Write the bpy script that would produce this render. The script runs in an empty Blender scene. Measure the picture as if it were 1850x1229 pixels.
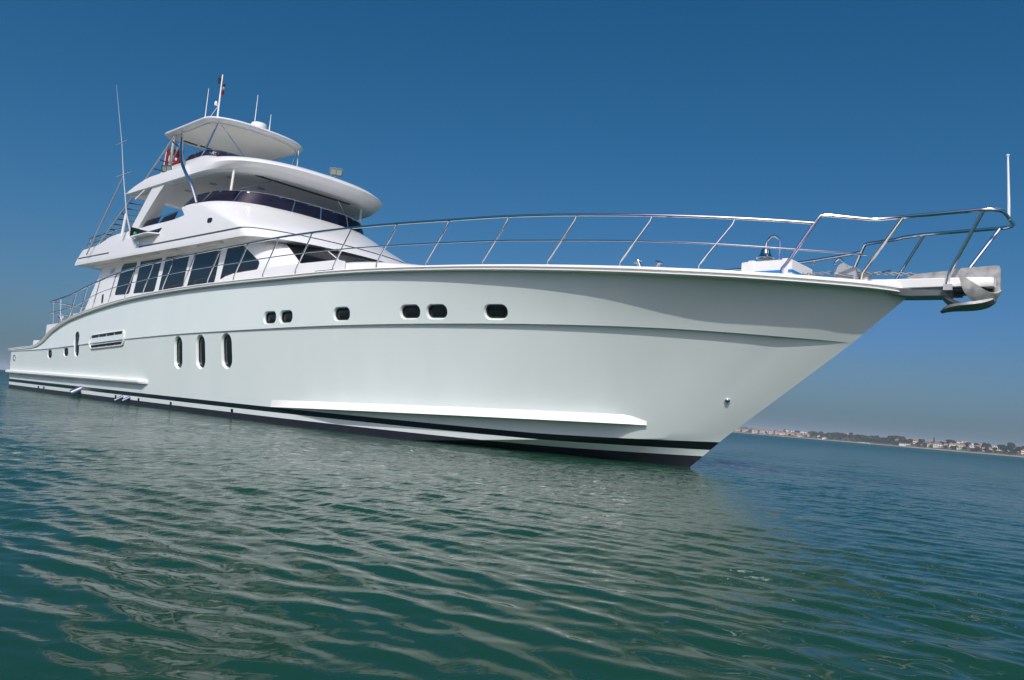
import bpy, math, random
import numpy as np
from mathutils import Vector, Matrix
R = math.radians
SC = bpy.context.scene
COL = SC.collection
random.seed(7)

# ------------------------------------------------------------------ camera
CAM = Vector((6.85, -12.34, 0.68))
YAW, PITCH, ROLL = R(47.6), R(5.363), R(4.8755)
fw = Vector((-math.cos(YAW), math.sin(YAW), 0)); rt = Vector((math.sin(YAW), math.cos(YAW), 0)); up = Vector((0, 0, 1))
F = math.cos(PITCH) * fw + math.sin(PITCH) * up
U1 = math.cos(PITCH) * up - math.sin(PITCH) * fw
RX = math.cos(ROLL) * rt + math.sin(ROLL) * U1
UX = math.cos(ROLL) * U1 - math.sin(ROLL) * rt
cd = bpy.data.cameras.new('camera'); cam = bpy.data.objects.new('camera', cd); COL.objects.link(cam)
cd.sensor_width = 36; cd.lens = 1400 / 1850 * 36; cd.clip_start = 0.05; cd.clip_end = 80000
M = Matrix((RX, UX, -F)).transposed().to_4x4(); M.translation = CAM
cam.matrix_world = M
SC.camera = cam

# ------------------------------------------------------------------ world, sun, exposure
SUN = Vector((0.40, -0.624, 0.68)).normalized()
sun_el = math.asin(SUN.z); sun_rot = math.atan2(SUN.x, SUN.y)
w = bpy.data.worlds.new('World'); SC.world = w; w.use_nodes = True
nt = w.node_tree; nt.nodes.clear()
sky = nt.nodes.new('ShaderNodeTexSky'); sky.sky_type = 'NISHITA'; sky.sun_disc = False
sky.sun_elevation = sun_el; sky.sun_rotation = sun_rot
sky.altitude = 0; sky.air_density = 1.0; sky.dust_density = 2.0; sky.ozone_density = 3.0
# polarising-filter sky grade: deep blue aloft, softer low; unseen sun side boosted for fill
sep = nt.nodes.new('ShaderNodeSeparateColor'); comb = nt.nodes.new('ShaderNodeCombineColor')
nt.links.new(sky.outputs[0], sep.inputs[0])
def wmath(op, a, b):
    q = nt.nodes.new('ShaderNodeMath'); q.operation = op
    for i, v in enumerate((a, b)):
        if isinstance(v, (int, float)): q.inputs[i].default_value = v
        else: nt.links.new(v, q.inputs[i])
    return q.outputs[0]
def graded(c, k, e, off): return wmath('MAXIMUM', wmath('MULTIPLY', wmath('POWER', wmath('MINIMUM', c, 6.0), e), k), wmath('SUBTRACT', wmath('MULTIPLY', c, 1.42), off))
red = graded(sep.outputs[0], 0.049, 2.0, 4.9)
grn = graded(sep.outputs[1], 0.298, 0.97, 6.0)
blu = graded(sep.outputs[2], 0.403, 1.0, 5.7)
for i, v in enumerate((red, grn, blu)): nt.links.new(v, comb.inputs[i])
bg = nt.nodes.new('ShaderNodeBackground'); bg.inputs[1].default_value = 0.15
wo = nt.nodes.new('ShaderNodeOutputWorld')
nt.links.new(comb.outputs[0], bg.inputs[0]); nt.links.new(bg.outputs[0], wo.inputs[0])
sl = bpy.data.lights.new('sun', 'SUN'); sl.energy = 2.55; sl.angle = R(0.53); sl.color = (1.0, 0.965, 0.885)
so = bpy.data.objects.new('sun', sl); COL.objects.link(so)
so.rotation_mode = 'QUATERNION'; so.rotation_quaternion = (-SUN).to_track_quat('-Z', 'Y')
SC.view_settings.view_transform = 'Standard'; SC.view_settings.look = 'None'
SC.view_settings.exposure = 0.28; SC.view_settings.gamma = 1.0; SC.view_settings.use_curve_mapping = False
SC.render.engine = 'CYCLES'
SC.cycles.max_bounces = 8; SC.cycles.transparent_max_bounces = 12; SC.cycles.caustics_reflective = True

# ------------------------------------------------------------------ materials
def mat(name, color, rough=0.4, metal=0.0, spec=0.5, ior=1.5, coat=0.0, noise=None, bump=None):
    m = bpy.data.materials.new(name); m.use_nodes = True
    b = m.node_tree.nodes['Principled BSDF']
    b.inputs['Base Color'].default_value = (*color, 1); b.inputs['Roughness'].default_value = rough
    b.inputs['Metallic'].default_value = metal; b.inputs['IOR'].default_value = ior
    b.inputs['Specular IOR Level'].default_value = spec
    b.inputs['Coat Weight'].default_value = coat; b.inputs['Coat Roughness'].default_value = 0.05
    n, l = m.node_tree.nodes, m.node_tree.links
    if noise or bump:
        tc = n.new('ShaderNodeTexCoord')
    if noise:   # (scale, amount)
        t = n.new('ShaderNodeTexNoise'); t.inputs['Scale'].default_value = noise[0]; t.inputs['Detail'].default_value = 5
        l.new(tc.outputs['Object'], t.inputs['Vector'])
        r = n.new('ShaderNodeMapRange'); r.inputs[1].default_value = 0.3; r.inputs[2].default_value = 0.7
        r.inputs[3].default_value = 1 - noise[1]; r.inputs[4].default_value = 1 + noise[1]
        l.new(t.outputs[0], r.inputs[0])
        mx = n.new('ShaderNodeVectorMath'); mx.operation = 'SCALE'; mx.inputs[0].default_value = color
        l.new(r.outputs[0], mx.inputs['Scale']); l.new(mx.outputs[0], b.inputs['Base Color'])
    if bump:    # (scale, distance)
        t = n.new('ShaderNodeTexNoise'); t.inputs['Scale'].default_value = bump[0]; t.inputs['Detail'].default_value = 3
        l.new(tc.outputs['Object'], t.inputs['Vector'])
        bb = n.new('ShaderNodeBump'); bb.inputs['Distance'].default_value = bump[1]; bb.inputs['Strength'].default_value = 1
        l.new(t.outputs[0], bb.inputs['Height']); l.new(bb.outputs[0], b.inputs['Normal'])
    return m

WHITE = mat('white_gelcoat', (0.80, 0.81, 0.81), 0.22, coat=0.3, noise=(1.3, 0.02))
CAPW = mat('white_rail_paint', (0.82, 0.82, 0.80), 0.3)
SOFFIT = mat('soffit_vinyl', (0.78, 0.745, 0.69), 0.55, noise=(2.0, 0.03))
STEEL = mat('polished_steel', (0.74, 0.75, 0.76), 0.12, metal=1.0)
GALV = mat('galvanised_steel', (0.36, 0.365, 0.36), 0.6, metal=0.35, noise=(9.0, 0.35), bump=(40, 0.004))
DGLASS = mat('dark_window_glass', (0.012, 0.016, 0.022), 0.03, spec=0.8)
WSG = mat('wheelhouse_glass', (0.006, 0.007, 0.008), 0.06, spec=0.12)
PORTG = mat('porthole_glass', (0.01, 0.012, 0.013), 0.06, spec=0.6)
BLACK = mat('black_plastic', (0.012, 0.013, 0.015), 0.4)
RUBBER = mat('grey_rubber_line', (0.05, 0.065, 0.075), 0.5)
NAVY = mat('navy_paint', (0.012, 0.014, 0.034), 0.3)
GREYW = mat('pale_grey_paint', (.46, .48, .50), 0.4)
GREY = mat('grey_paint', (0.36, 0.38, 0.40), 0.45)
TEAK = mat('teak_wood', (0.30, 0.17, 0.08), 0.6, noise=(14.0, 0.3))
BLUE = mat('blue_tape', (0.02, 0.22, 0.62), 0.5)
LENS = mat('lamp_lens', (0.22, 0.28, 0.26), 0.35, spec=0.3, bump=(45, 0.01))
GREENL = mat('green_lens', (0.01, 0.28, 0.16), 0.1)
DECKM = mat('deck_paint', (0.66, 0.65, 0.62), 0.6, noise=(3.0, 0.05))

def tinted():
    m = bpy.data.materials.new('tinted_acrylic'); m.use_nodes = True
    n, l = m.node_tree.nodes, m.node_tree.links; n.clear()
    o = n.new('ShaderNodeOutputMaterial'); tr = n.new('ShaderNodeBsdfTransparent'); gl = n.new('ShaderNodeBsdfGlossy')
    tr.inputs[0].default_value = (0.44, 0.42, 0.60, 1); gl.inputs['Roughness'].default_value = 0.03
    fr = n.new('ShaderNodeFresnel'); fr.inputs[0].default_value = 1.45
    mx = n.new('ShaderNodeMixShader')
    l.new(fr.outputs[0], mx.inputs[0]); l.new(tr.outputs[0], mx.inputs[1]); l.new(gl.outputs[0], mx.inputs[2])
    df = n.new('ShaderNodeBsdfDiffuse'); df.inputs[0].default_value = (.05, .046, .08, 1); mx2 = n.new('ShaderNodeMixShader'); mx2.inputs[0].default_value = .22
    l.new(mx.outputs[0], mx2.inputs[1]); l.new(df.outputs[0], mx2.inputs[2]); l.new(mx2.outputs[0], o.inputs[0]); return m
TINT = tinted()

def hull_material():
    m = bpy.data.materials.new('hull_paint'); m.use_nodes = True
    n, l = m.node_tree.nodes, m.node_tree.links
    b = n['Principled BSDF']
    tc = n.new('ShaderNodeTexCoord'); sp = n.new('ShaderNodeSeparateXYZ'); l.new(tc.outputs['Object'], sp.inputs[0])
    def math_(op, a, c, clamp=False):
        q = n.new('ShaderNodeMath'); q.operation = op; q.use_clamp = clamp
        for i, v in enumerate((a, c)):
            if isinstance(v, (int, float)): q.inputs[i].default_value = v
            elif v is not None: l.new(v, q.inputs[i])
        return q.outputs[0]
    t = math_('DIVIDE', math_('ADD', sp.outputs[0], 2.4), 3.0, True)
    o = math_('POWER', t, 1.4)
    z = sp.outputs[2]
    def above(base, k): return math_('GREATER_THAN', math_('SUBTRACT', z, math_('MULTIPLY', o, k)), base)
    a1 = above(0.355, 0.13); a2 = above(0.245, 0.10); a3 = above(0.135, 0.095)
    # stripe mask = (1-a1)*a2 ; antifoul = 1-a3
    st = math_('MULTIPLY', math_('SUBTRACT', 1.0, a1), a2); af = math_('SUBTRACT', 1.0, a3)
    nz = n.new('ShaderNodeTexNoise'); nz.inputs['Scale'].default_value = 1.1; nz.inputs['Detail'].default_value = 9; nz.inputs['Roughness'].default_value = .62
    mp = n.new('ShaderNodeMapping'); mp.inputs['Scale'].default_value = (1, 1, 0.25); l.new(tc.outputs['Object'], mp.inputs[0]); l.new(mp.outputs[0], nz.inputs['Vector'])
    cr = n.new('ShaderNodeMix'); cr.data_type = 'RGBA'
    cr.inputs[6].default_value = (0.635, 0.735, 0.715, 1); cr.inputs[7].default_value = (0.775, 0.84, 0.82, 1); l.new(nz.outputs[0], cr.inputs[0])  # faint streak stains, plus mottling that paints in rippling light off the water
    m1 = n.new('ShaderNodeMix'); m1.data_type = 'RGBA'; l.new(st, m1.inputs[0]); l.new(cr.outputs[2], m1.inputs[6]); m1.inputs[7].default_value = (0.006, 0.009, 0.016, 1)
    na = n.new('ShaderNodeTexNoise'); na.inputs['Scale'].default_value = 3.0; na.inputs['Detail'].default_value = 8; l.new(mp.outputs[0], na.inputs['Vector'])
    ca = n.new('ShaderNodeMix'); ca.data_type = 'RGBA'; l.new(na.outputs[0], ca.inputs[0])
    ca.inputs[6].default_value = (0.012, 0.013, 0.032, 1); ca.inputs[7].default_value = (0.035, 0.033, 0.040, 1)
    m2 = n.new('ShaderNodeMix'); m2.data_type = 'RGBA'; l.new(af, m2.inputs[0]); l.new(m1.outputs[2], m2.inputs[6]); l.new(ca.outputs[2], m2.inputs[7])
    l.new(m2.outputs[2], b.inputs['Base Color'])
    b.inputs['Roughness'].default_value = 0.28; b.inputs['Coat Weight'].default_value = 0.25; b.inputs['Coat Roughness'].default_value = 0.08
    return m
HULLM = hull_material()

# ------------------------------------------------------------------ mesh helpers
class MB:
    def __init__(s): s.v = []; s.f = []
    def add(s, vs, fs):
        k = len(s.v); s.v += [tuple(p) for p in vs]; s.f += [tuple(i + k for i in f) for f in fs]; return s
    def box(s, x0, x1, y0, y1, z0, z1):
        v = [(x, y, z) for x in (x0, x1) for y in (y0, y1) for z in (z0, z1)]
        return s.add(v, [(0, 1, 3, 2), (4, 6, 7, 5), (0, 4, 5, 1), (2, 3, 7, 6), (0, 2, 6, 4), (1, 5, 7, 3)])
    def obox(s, c, ax, ay, az, hx, hy, hz):
        c, ax, ay, az = Vector(c), Vector(ax).normalized(), Vector(ay).normalized(), Vector(az).normalized()
        v = [c + ax * hx * i + ay * hy * j + az * hz * k for i in (-1, 1) for j in (-1, 1) for k in (-1, 1)]
        return s.add(v, [(0, 1, 3, 2), (4, 6, 7, 5), (0, 4, 5, 1), (2, 3, 7, 6), (0, 2, 6, 4), (1, 5, 7, 3)])
    def tube(s, path, r, seg=10, cap=True, closed=False):
        P = [Vector(p) for p in path]; n = len(P)
        rr = r if isinstance(r, (list, tuple)) else [r] * n
        rings = []; a = None
        for i in range(n):
            if closed: t = P[(i + 1) % n] - P[i - 1]
            else: t = (P[min(i + 1, n - 1)] - P[max(i - 1, 0)])
            t.normalize()
            if a is None:
                a = t.orthogonal().normalized()
            else:
                a = (a - t * a.dot(t)).normalized()
            b = t.cross(a)
            rings.append([P[i] + (a * math.cos(q) + b * math.sin(q)) * rr[i] for q in [2 * math.pi * k / seg for k in range(seg)]])
        s.loft(rings, True, cap and not closed, closed)
        return s
    def loft(s, rings, closed=True, caps=False, loop=False):
        m = len(rings[0]); k = len(s.v); n = len(rings)
        for rg in rings: s.v += [tuple(p) for p in rg]
        for i in range(n if loop else n - 1):
            i2 = (i + 1) % n
            for j in range(m if closed else m - 1):
                j2 = (j + 1) % m
                s.f.append((k + i * m + j, k + i * m + j2, k + i2 * m + j2, k + i2 * m + j))
        if caps:
            s.f.append(tuple(k + j for j in range(m))[::-1]); s.f.append(tuple(k + (n - 1) * m + j for j in range(m)))
        return s
    def prism(s, poly, d):   # poly: 3D points, d: extrude vector
        d = Vector(d); n = len(poly); P = [Vector(p) for p in poly]
        k = len(s.v); s.v += [tuple(p) for p in P] + [tuple(p + d) for p in P]
        s.f.append(tuple(k + i for i in range(n))); s.f.append(tuple(k + n + i for i in range(n))[::-1])
        for i in range(n): s.f.append((k + i, k + (i + 1) % n, k + n + (i + 1) % n, k + n + i))
        return s
    def lathe(s, prof, c=(0, 0, 0), ax=(0, 0, 1), seg=20):
        ax = Vector(ax).normalized(); a = ax.orthogonal().normalized(); b = ax.cross(a); c = Vector(c)
        rings = [[c + ax * h + (a * math.cos(q) + b * math.sin(q)) * max(r, 1e-4) for q in [2 * math.pi * k / seg for k in range(seg)]] for r, h in prof]
        return s.loft(rings, True, True)
    def mirror(s):
        k = len(s.v); s.v += [(x, -y, z) for x, y, z in s.v]; s.f += [tuple(i + k for i in f)[::-1] for f in s.f[:]]; return s

import bmesh
def obj(name, mb, m, parent=None, ang=35, fix=True, weld=0.0):
    me = bpy.data.meshes.new(name); me.from_pydata(mb.v, [], mb.f)
    bm = bmesh.new(); bm.from_mesh(me)
    if weld: bmesh.ops.remove_doubles(bm, verts=bm.verts, dist=weld)
    if fix: bmesh.ops.recalc_face_normals(bm, faces=bm.faces)
    bm.to_mesh(me); bm.free()
    if isinstance(m, (list, tuple)):
        for q in m: me.materials.append(q)
    else: me.materials.append(m)
    if ang:
        me.polygons.foreach_set('use_smooth', [True] * len(me.polygons)); me.set_sharp_from_angle(angle=R(ang))
    o = bpy.data.objects.new(name, me); COL.objects.link(o)
    if parent: o.parent = parent
    return o
def tag(o, label=None, cat=None, group=None, kind=None):
    if label: o['label'] = label
    if cat: o['category'] = cat
    if group: o['group'] = group
    if kind: o['kind'] = kind
    return o
def thing(name, label, cat, loc=(0, 0, 0), group=None):
    o = bpy.data.objects.new(name, None); COL.objects.link(o); o.location = loc
    return tag(o, label, cat, group)

def hermite(tab):
    xs = np.array([t[0] for t in tab], float); ys = np.array([t[1] for t in tab], float); o = np.argsort(xs); xs, ys = xs[o], ys[o]
    mm = np.gradient(ys, xs)
    def fn(x):
        x = min(max(x, xs[0]), xs[-1]); i = int(min(max(np.searchsorted(xs, x) - 1, 0), len(xs) - 2))
        h = xs[i + 1] - xs[i]; t = (x - xs[i]) / h
        return float((2*t**3 - 3*t**2 + 1)*ys[i] + (t**3 - 2*t**2 + t)*h*mm[i] + (-2*t**3 + 3*t**2)*ys[i+1] + (t**3 - t**2)*h*mm[i+1])
    return fn
def prof(s0, tab): return hermite([(s0 - s, b) for s, b in tab])

# ------------------------------------------------------------------ hull lines (x forward, y port, z up, waterline z=0)
CAPB = prof(3.63, [(0,0),(.25,.36),(.5,.62),(1,1.0),(2,1.6),(3,2.05),(4.5,2.52),(6,2.86),(9,3.25),(12,3.4),(18,3.45),(26,3.3),(32.5,3.12)])
SHB = prof(3.52, [(0,0),(.25,.29),(.5,.53),(1,.90),(2,1.49),(3,1.94),(4.5,2.41),(6,2.75),(9,3.14),(12,3.29),(18,3.34),(26,3.19),(32.5,3.01)])
KNB = prof(2.70, [(0,0),(.25,.2),(.5,.38),(1,.70),(2,1.22),(3,1.67),(4.5,2.2),(6,2.58),(9,3.07),(12,3.28),(18,3.36),(26,3.25),(32.5,3.1)])
CHB = prof(.69, [(0,0),(.5,.3),(1,.58),(2,1.08),(3,1.5),(4.5,2.03),(6,2.4),(9,2.82),(12,3.0),(18,3.08),(30,3.0)])
SHZ = hermite([(-28.6,1.41),(-26.5,1.50),(-24.9,1.575),(-24.45,1.64),(-23.9,1.80),(-23.27,2.055),(-22.33,2.315),(-21.5,2.48),(-20.5,2.62),(-19.8,2.70),(-18.8,2.80),(-17.7,2.895),(-15.7,3.025),(-13.9,3.095),(-12.3,3.135),(-10.9,3.155),(-9.4,3.165),(-8.1,3.175),(-6.7,3.185),(-5.4,3.177),(-4.3,3.158),(-2.7,3.12),(-1.4,3.082),(-.2,3.042),(.6,3.012),(1.45,2.985),(2.04,2.965),(2.84,2.94),(3.4,2.92),(3.7,2.90)])
KNZ = hermite([(-29,1.40),(-23.9,1.512),(-22.5,1.56),(-20.2,1.67),(-18.8,1.736),(-16.2,1.86),(-13.2,1.975),(-10.6,2.045),(-9.4,2.08),(-7.3,2.14),(-5.2,2.19),(-3.6,2.22),(-1.5,2.25),(-.3,2.258),(.5,2.255),(1.2,2.24),(1.8,2.223),(2.3,2.212),(2.75,2.20)])
CHZ = hermite([(-29,-.2),(-12,-.17),(-8,-.11),(-5.5,-.045),(-4.06,.053),(-3.3,.132),(-1.9,.28),(-1.05,.37),(-.36,.445),(.2,.52),(.69,.585)])
XT = -27.75     # transom
def uu(i, n): t = i / n; return 0.35 * t + 0.65 * t * t   # denser at the bow
NU = 150
def xl(stem, u): return stem + (XT - stem) * u
def line_pt(B, Z, stem, u): x = xl(stem, u); return Vector((x, -max(B(x), 0.0), Z(x)))
def knuckle_in(u): p = line_pt(KNB, KNZ, 2.70, u); d = min(1, abs(p.y) / .6); st = .032 + .055 * max(0, 1 - u * 2.2); p.y = min(p.y + st * d, 0); p.z -= 0.004; return p
def keel_pt(u):
    x = -0.65 + (XT + 0.65) * u
    return Vector((x, 0, -0.62 - 0.4 * min(1, u * 5)))
def flare(p, q, v, c):
    r = p.lerp(q, v); r.y += c * 4 * v * (1 - v); r.y = min(r.y, 0); return r
def topside(u, v):
    p, q = line_pt(CHB, CHZ, .69, u), knuckle_in(u)
    c = 0.07 * max(0, 1 - u * 2.6) * min(1, u * 14)
    return flare(p, q, v, c)
def bulwark(u, v):
    p, q = line_pt(KNB, KNZ, 2.70, u), line_pt(SHB, lambda x: SHZ(x) + 0.03, 3.52, u)
    c = 0.06 * max(0, 1 - u * 3.0) * min(1, u * 14)
    return flare(p, q, v, c)
def hull_rings():
    rings = []
    for i in range(NU + 1):
        u = uu(i, NU)
        k, ch = keel_pt(u), line_pt(CHB, CHZ, .69, u)
        half = [k.lerp(ch, j / 6) for j in range(6)]
        for a in half: a.y = min(a.y, 0)
        half += [topside(u, j / 14) for j in range(15)]
        half += [bulwark(u, j / 10) for j in range(11)]
        ring = half + [Vector((p.x, -p.y, p.z)) for p in half[::-1]]
        rings.append(ring)
    return rings
def hull_frame(fn, x, z):
    """point and outward frame of the starboard hull surface at a given x and z"""
    u, v = max(0.02, (2 - x) / 30), 0.5
    for _ in range(40):
        p = fn(u, v); e = 1e-4
        pu = (fn(u + e, v) - p) / e; pv = (fn(u, v + e) - p) / e
        rx, rz = x - p.x, z - p.z
        det = pu.x * pv.z - pv.x * pu.z
        du = (rx * pv.z - pv.x * rz) / det; dv = (pu.x * rz - rx * pu.z) / det
        u += max(-.1, min(.1, du)); v += max(-.3, min(.3, dv))
    p = fn(u, v)
    nrm = pu.cross(pv).normalized()
    if nrm.y > 0: nrm = -nrm
    t = pu.normalized() * -1; t = (t - nrm * t.dot(nrm)).normalized()   # forward
    upv = nrm.cross(t).normalized()
    if upv.z < 0: upv = -upv
    return p, nrm, t, upv
def stadium(hw, hh, n=8):
    r = min(hw, hh); pts = []
    for cx, cz, a0 in ((hw - r, hh - r, 0), (-(hw - r), hh - r, 90), (-(hw - r), -(hh - r), 180), (hw - r, -(hh - r), 270)):
        for k in range(n + 1):
            a = R(a0 + 90 * k / n); q = (cx + r * math.cos(a), cz + r * math.sin(a))
            if not pts or math.hypot(q[0] - pts[-1][0], q[1] - pts[-1][1]) > 1e-5: pts.append(q)
    if math.hypot(pts[0][0] - pts[-1][0], pts[0][1] - pts[-1][1]) < 1e-5: pts.pop()
    return pts
def roundrect(hw, hh, r, n=6):
    pts = []
    for cx, cz, a0 in ((hw - r, hh - r, 0), (-(hw - r), hh - r, 90), (-(hw - r), -(hh - r), 180), (hw - r, -(hh - r), 270)):
        for k in range(n + 1):
            a = R(a0 + 90 * k / n); pts.append((cx + r * math.cos(a), cz + r * math.sin(a)))
    return pts

yacht = thing('motor_yacht', 'large white three-deck motor yacht with navy waterline stripes lying on the green sea', 'yacht', (0, 0, 0))

hm = MB(); rg = hull_rings(); hm.loft(rg, True, False)
m0 = len(rg[0]); last = NU * m0
hm.f.append(tuple(last + j for j in range(m0)))
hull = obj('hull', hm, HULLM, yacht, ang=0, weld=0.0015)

# portholes: recessed pockets cut into the hull plating, then glass and rim set in
PORTS = [(bulwark, -8.81, 2.34, .25, .15, .14), (bulwark, -8.20, 2.35, .25, .15, .14), (bulwark, -6.34, 2.39, .255, .15, .14),
         (bulwark, -4.49, 2.425, .255, .145, .135), (bulwark, -3.86, 2.43, .25, .145, .135), (bulwark, -2.60, 2.435, .25, .145, .135),
         (topside, -13.10, 1.505, .235, .435, .235), (topside, -11.90, 1.535, .24, .435, .24), (topside, -10.65, 1.575, .245, .435, .245),
         (topside, -20.40, 1.71, .22, .43, .22), (topside, -21.40, 1.435, .23, .15, .14), (topside, -23.05, 1.355, .23, .155, .14)]
cut = MB(); frames = []
for fn, x, z, hw, hh, r in PORTS:
    p, nn, t, u_ = hull_frame(fn, x, z); frames.append((p, nn, t, u_))
    rings = []
    for d, g in ((0.12, 0.05), (0.0, 0.0), (-0.030, -0.022), (-0.10, -0.025)):
        rings.append([p + nn * d + t * a + u_ * b for a, b in roundrect(hw + g, hh + g, max(.03, min(r, hw, hh) + g - .001), 8)])
    cut.loft(rings, True, True)
cutter = obj('cutter', cut, HULLM, None, ang=0)
bo = hull.modifiers.new('cut', 'BOOLEAN'); bo.operation = 'DIFFERENCE'; bo.solver = 'EXACT'; bo.object = cutter
dg = bpy.context.evaluated_depsgraph_get()
me2 = bpy.data.meshes.new_from_object(hull.evaluated_get(dg))
hull.modifiers.clear(); old = hull.data; hull.data = me2; me2.name = 'hull'; bpy.data.meshes.remove(old)
bpy.data.objects.remove(cutter)
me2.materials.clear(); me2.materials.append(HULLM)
me2.polygons.foreach_set('use_smooth', [True] * len(me2.polygons)); me2.set_sharp_from_angle(angle=R(14))
for (fn, x, z, hw, hh, r), (p, nn, t, u_) in zip(PORTS, frames):
    pm = MB(); q = roundrect(hw - .024, hh - .024, max(.02, min(r, hw, hh) - .026), 8)
    q2 = roundrect(hw - .052, hh - .052, max(.02, min(r, hw, hh) - .055), 8)
    dd = .045 if x < -20 else .012
    def lp(pts, d): return [p + nn * (d + dd) + t * a + u_ * b for a, b in pts]
    pm.loft([lp(q, -.098), lp(q, -.066), lp(q2, -.062), lp(q2, -.092)], True, False)
    pf = obj('porthole', pm, STEEL if hh > .3 else BLACK, yacht)
    # slightly domed dark pane
    gm = MB(); rings = []
    for s_ in (1, .75, .5, .25):
        rings.append([p + nn * (dd - .086 + .014 * (1 - s_ * s_)) + t * a * s_ + u_ * b * s_ for a, b in q2])
    gm.loft(rings, True, False); k0 = len(gm.v) - len(q2); gm.f.append(tuple(range(k0, len(gm.v))))
    obj('pane', gm, PORTG, pf)

# deck closing the hull
dm = MB()
pts = []
for i in range(NU + 1):
    u = uu(i, NU); p = line_pt(SHB, SHZ, 3.52, u); pts.append(p)
dm.loft([[Vector((p.x, p.y * .985, p.z + .034)), Vector((p.x, 0, p.z + .06)), Vector((p.x, -p.y * .985, p.z + .034))] for p in pts], False)
obj('deck', dm, DECKM, yacht, fix=False)

# ------------------------------------------------------------------ cap rail along the sheer
def offset_path(pts, d):
    out = []
    for i, p in enumerate(pts):
        a, b = pts[max(i - 1, 0)], pts[min(i + 1, len(pts) - 1)]
        t = Vector((b.x - a.x, b.y - a.y, 0)).normalized(); nrm = Vector((t.y, -t.x, 0))
        out.append((p, nrm))
    return out
def cap_path():
    xs = [XT - .32 + (3.63 - XT + .32) * (1 - (1 - i / 170) ** 1.7) for i in range(171)]
    sb = [Vector((x, -max(CAPB(x), 0), SHZ(x))) for x in xs]
    return sb
sb = cap_path()
full = sb[:-1] + [Vector((3.63, 0, SHZ(3.63)))] + [Vector((p.x, -p.y, p.z)) for p in sb[:-1][::-1]]
cm = MB(); rings = []
for p, nrm in offset_path(full, 0):
    k = min(1.0, max(0.0, (p.x + 6) / 8)); top = .082 + .028 * k
    prf = [(-.16, .0), (-.012, .0), (0, .008), (0, .024), (-.022, .03), (-.022, .038), (.002, .043), (.014, .058), (.012, top - .02), (-.008, top), (-.22, top + .004), (-.24, top - .02), (-.24, .0)]
    rings.append([p + nrm * a + Vector((0, 0, b)) for a, b in prf])
cm.loft(rings, True, True)
obj('cap_rail', cm, CAPW, yacht, ang=40)

# spray strakes and swim platform
def strake(xa, xb, d0, th, zfun, taper_f, round_=False, n=40):
    m = MB(); rings = []
    for i in range(n + 1):
        x = xa + (xb - xa) * i / n
        z = zfun(x)
        p, nn, t, u_ = hull_frame(topside, x, z)
        h = Vector((nn.x, nn.y, 0)).normalized()
        k = min(1, (xb - x) / taper_f) if taper_f else 1
        d = max(d0 * k * (1 if round_ else min(1, .12 + (x - xa) / 2.6)), .004); ti = th * (1 if round_ else min(1, .45 + (xb - x) / .5))
        base = p - h * .05
        if round_:
            prf = [(0, ti), (.05 + d * .75, ti), (.05 + d, ti * .75), (.05 + d, ti * .32), (.05 + d * .85, ti * .25), (.05 + d * .85, ti * .1), (.05 + d * .6, 0), (0, 0)]
        else:
            q = hull_frame(topside, x, z + ti)[0]; a_top = (q - base).dot(h)
            prf = [(a_top - .06, ti + .01), (a_top, ti), (max(.05 + d, a_top + .01) - .015, ti * .10), (max(.05 + d, a_top + .01), ti * .04), (max(.05 + d, a_top + .01) - .01, 0), (0, 0)]
        rings.append([base + h * a + Vector((0, 0, b)) for a, b in prf])
    m.loft(rings, True, True); return m
obj('spray_strake', strake(-8.85, -.41, .25, .165, lambda x: .345 + (.665 - .345) * ((x + 9.1) / 8.7) ** 1.05 if x > -9.1 else .345, .62, n=70), CAPW, yacht, ang=25)
obj('rubbing_strake', strake(-27.7, -14.9, .17, .13, lambda x: .565 + .045 * (x + 27.7) / 12.8, 0.18, True), CAPW, yacht, ang=25)
sp = MB(); sp.prism([(XT, y, .57) for y in ()] or [(XT + .03, -3.2, .56), (XT + .03, 3.2, .56), (-28.6, 2.9, .56), (-28.75, 2.4, .56), (-28.75, -2.4, .56), (-28.6, -2.9, .56)], (0, 0, .13))
sw = obj('swim_platform', sp, CAPW, yacht)
sp2 = MB(); sp2.box(-28.45, XT + .02, -2.7, 2.7, .40, .557); obj('bracket', sp2, BLACK, sw)

# ------------------------------------------------------------------ plan outlines for the superstructure
def plan(w_, xf, L, n_, z, xa, ra=0.0, ns=26, na=6, nside=30):
    """closed loop: aft centre, starboard aft corner, side, round the front, port side, back"""
    pts = []
    if ra:
        for k in range(na):
            a = math.pi / 2 * k / na; pts.append((xa + ra * (1 - math.sin(a)) , -(w_ - ra) - ra * (1 - math.cos(a)) if False else -(w_ - ra + ra * math.sin(a))))
    pts2 = []
    x0 = xa + ra if ra else xa
    if ra:
        for k in range(na + 1):
            a = math.pi / 2 * k / na
            pts2.append((xa + ra - ra * math.cos(a), -(w_ - ra) - ra * math.sin(a)))
    else: pts2.append((xa, -w_))
    for k in range(1, nside + 1): pts2.append((x0 + (xf - L - x0) * k / nside, -w_))
    for k in range(1, ns + 1):
        a = -math.pi / 2 + math.pi / 2 * k / ns
        pts2.append((xf - L + L * abs(math.cos(a)) ** (2 / n_), -w_ * abs(math.sin(a)) ** (2 / n_)))
    pts2[-1] = (xf, 0.0)
    half = [Vector((x, y, z)) for x, y in pts2]
    return half + [Vector((p.x, -p.y, p.z)) for p in half[:-1][::-1]]
def loft_plan(specs, caps=True, **kw):
    m = MB(); m.loft([plan(*s, **kw) for s in specs], True, caps); return m

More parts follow.
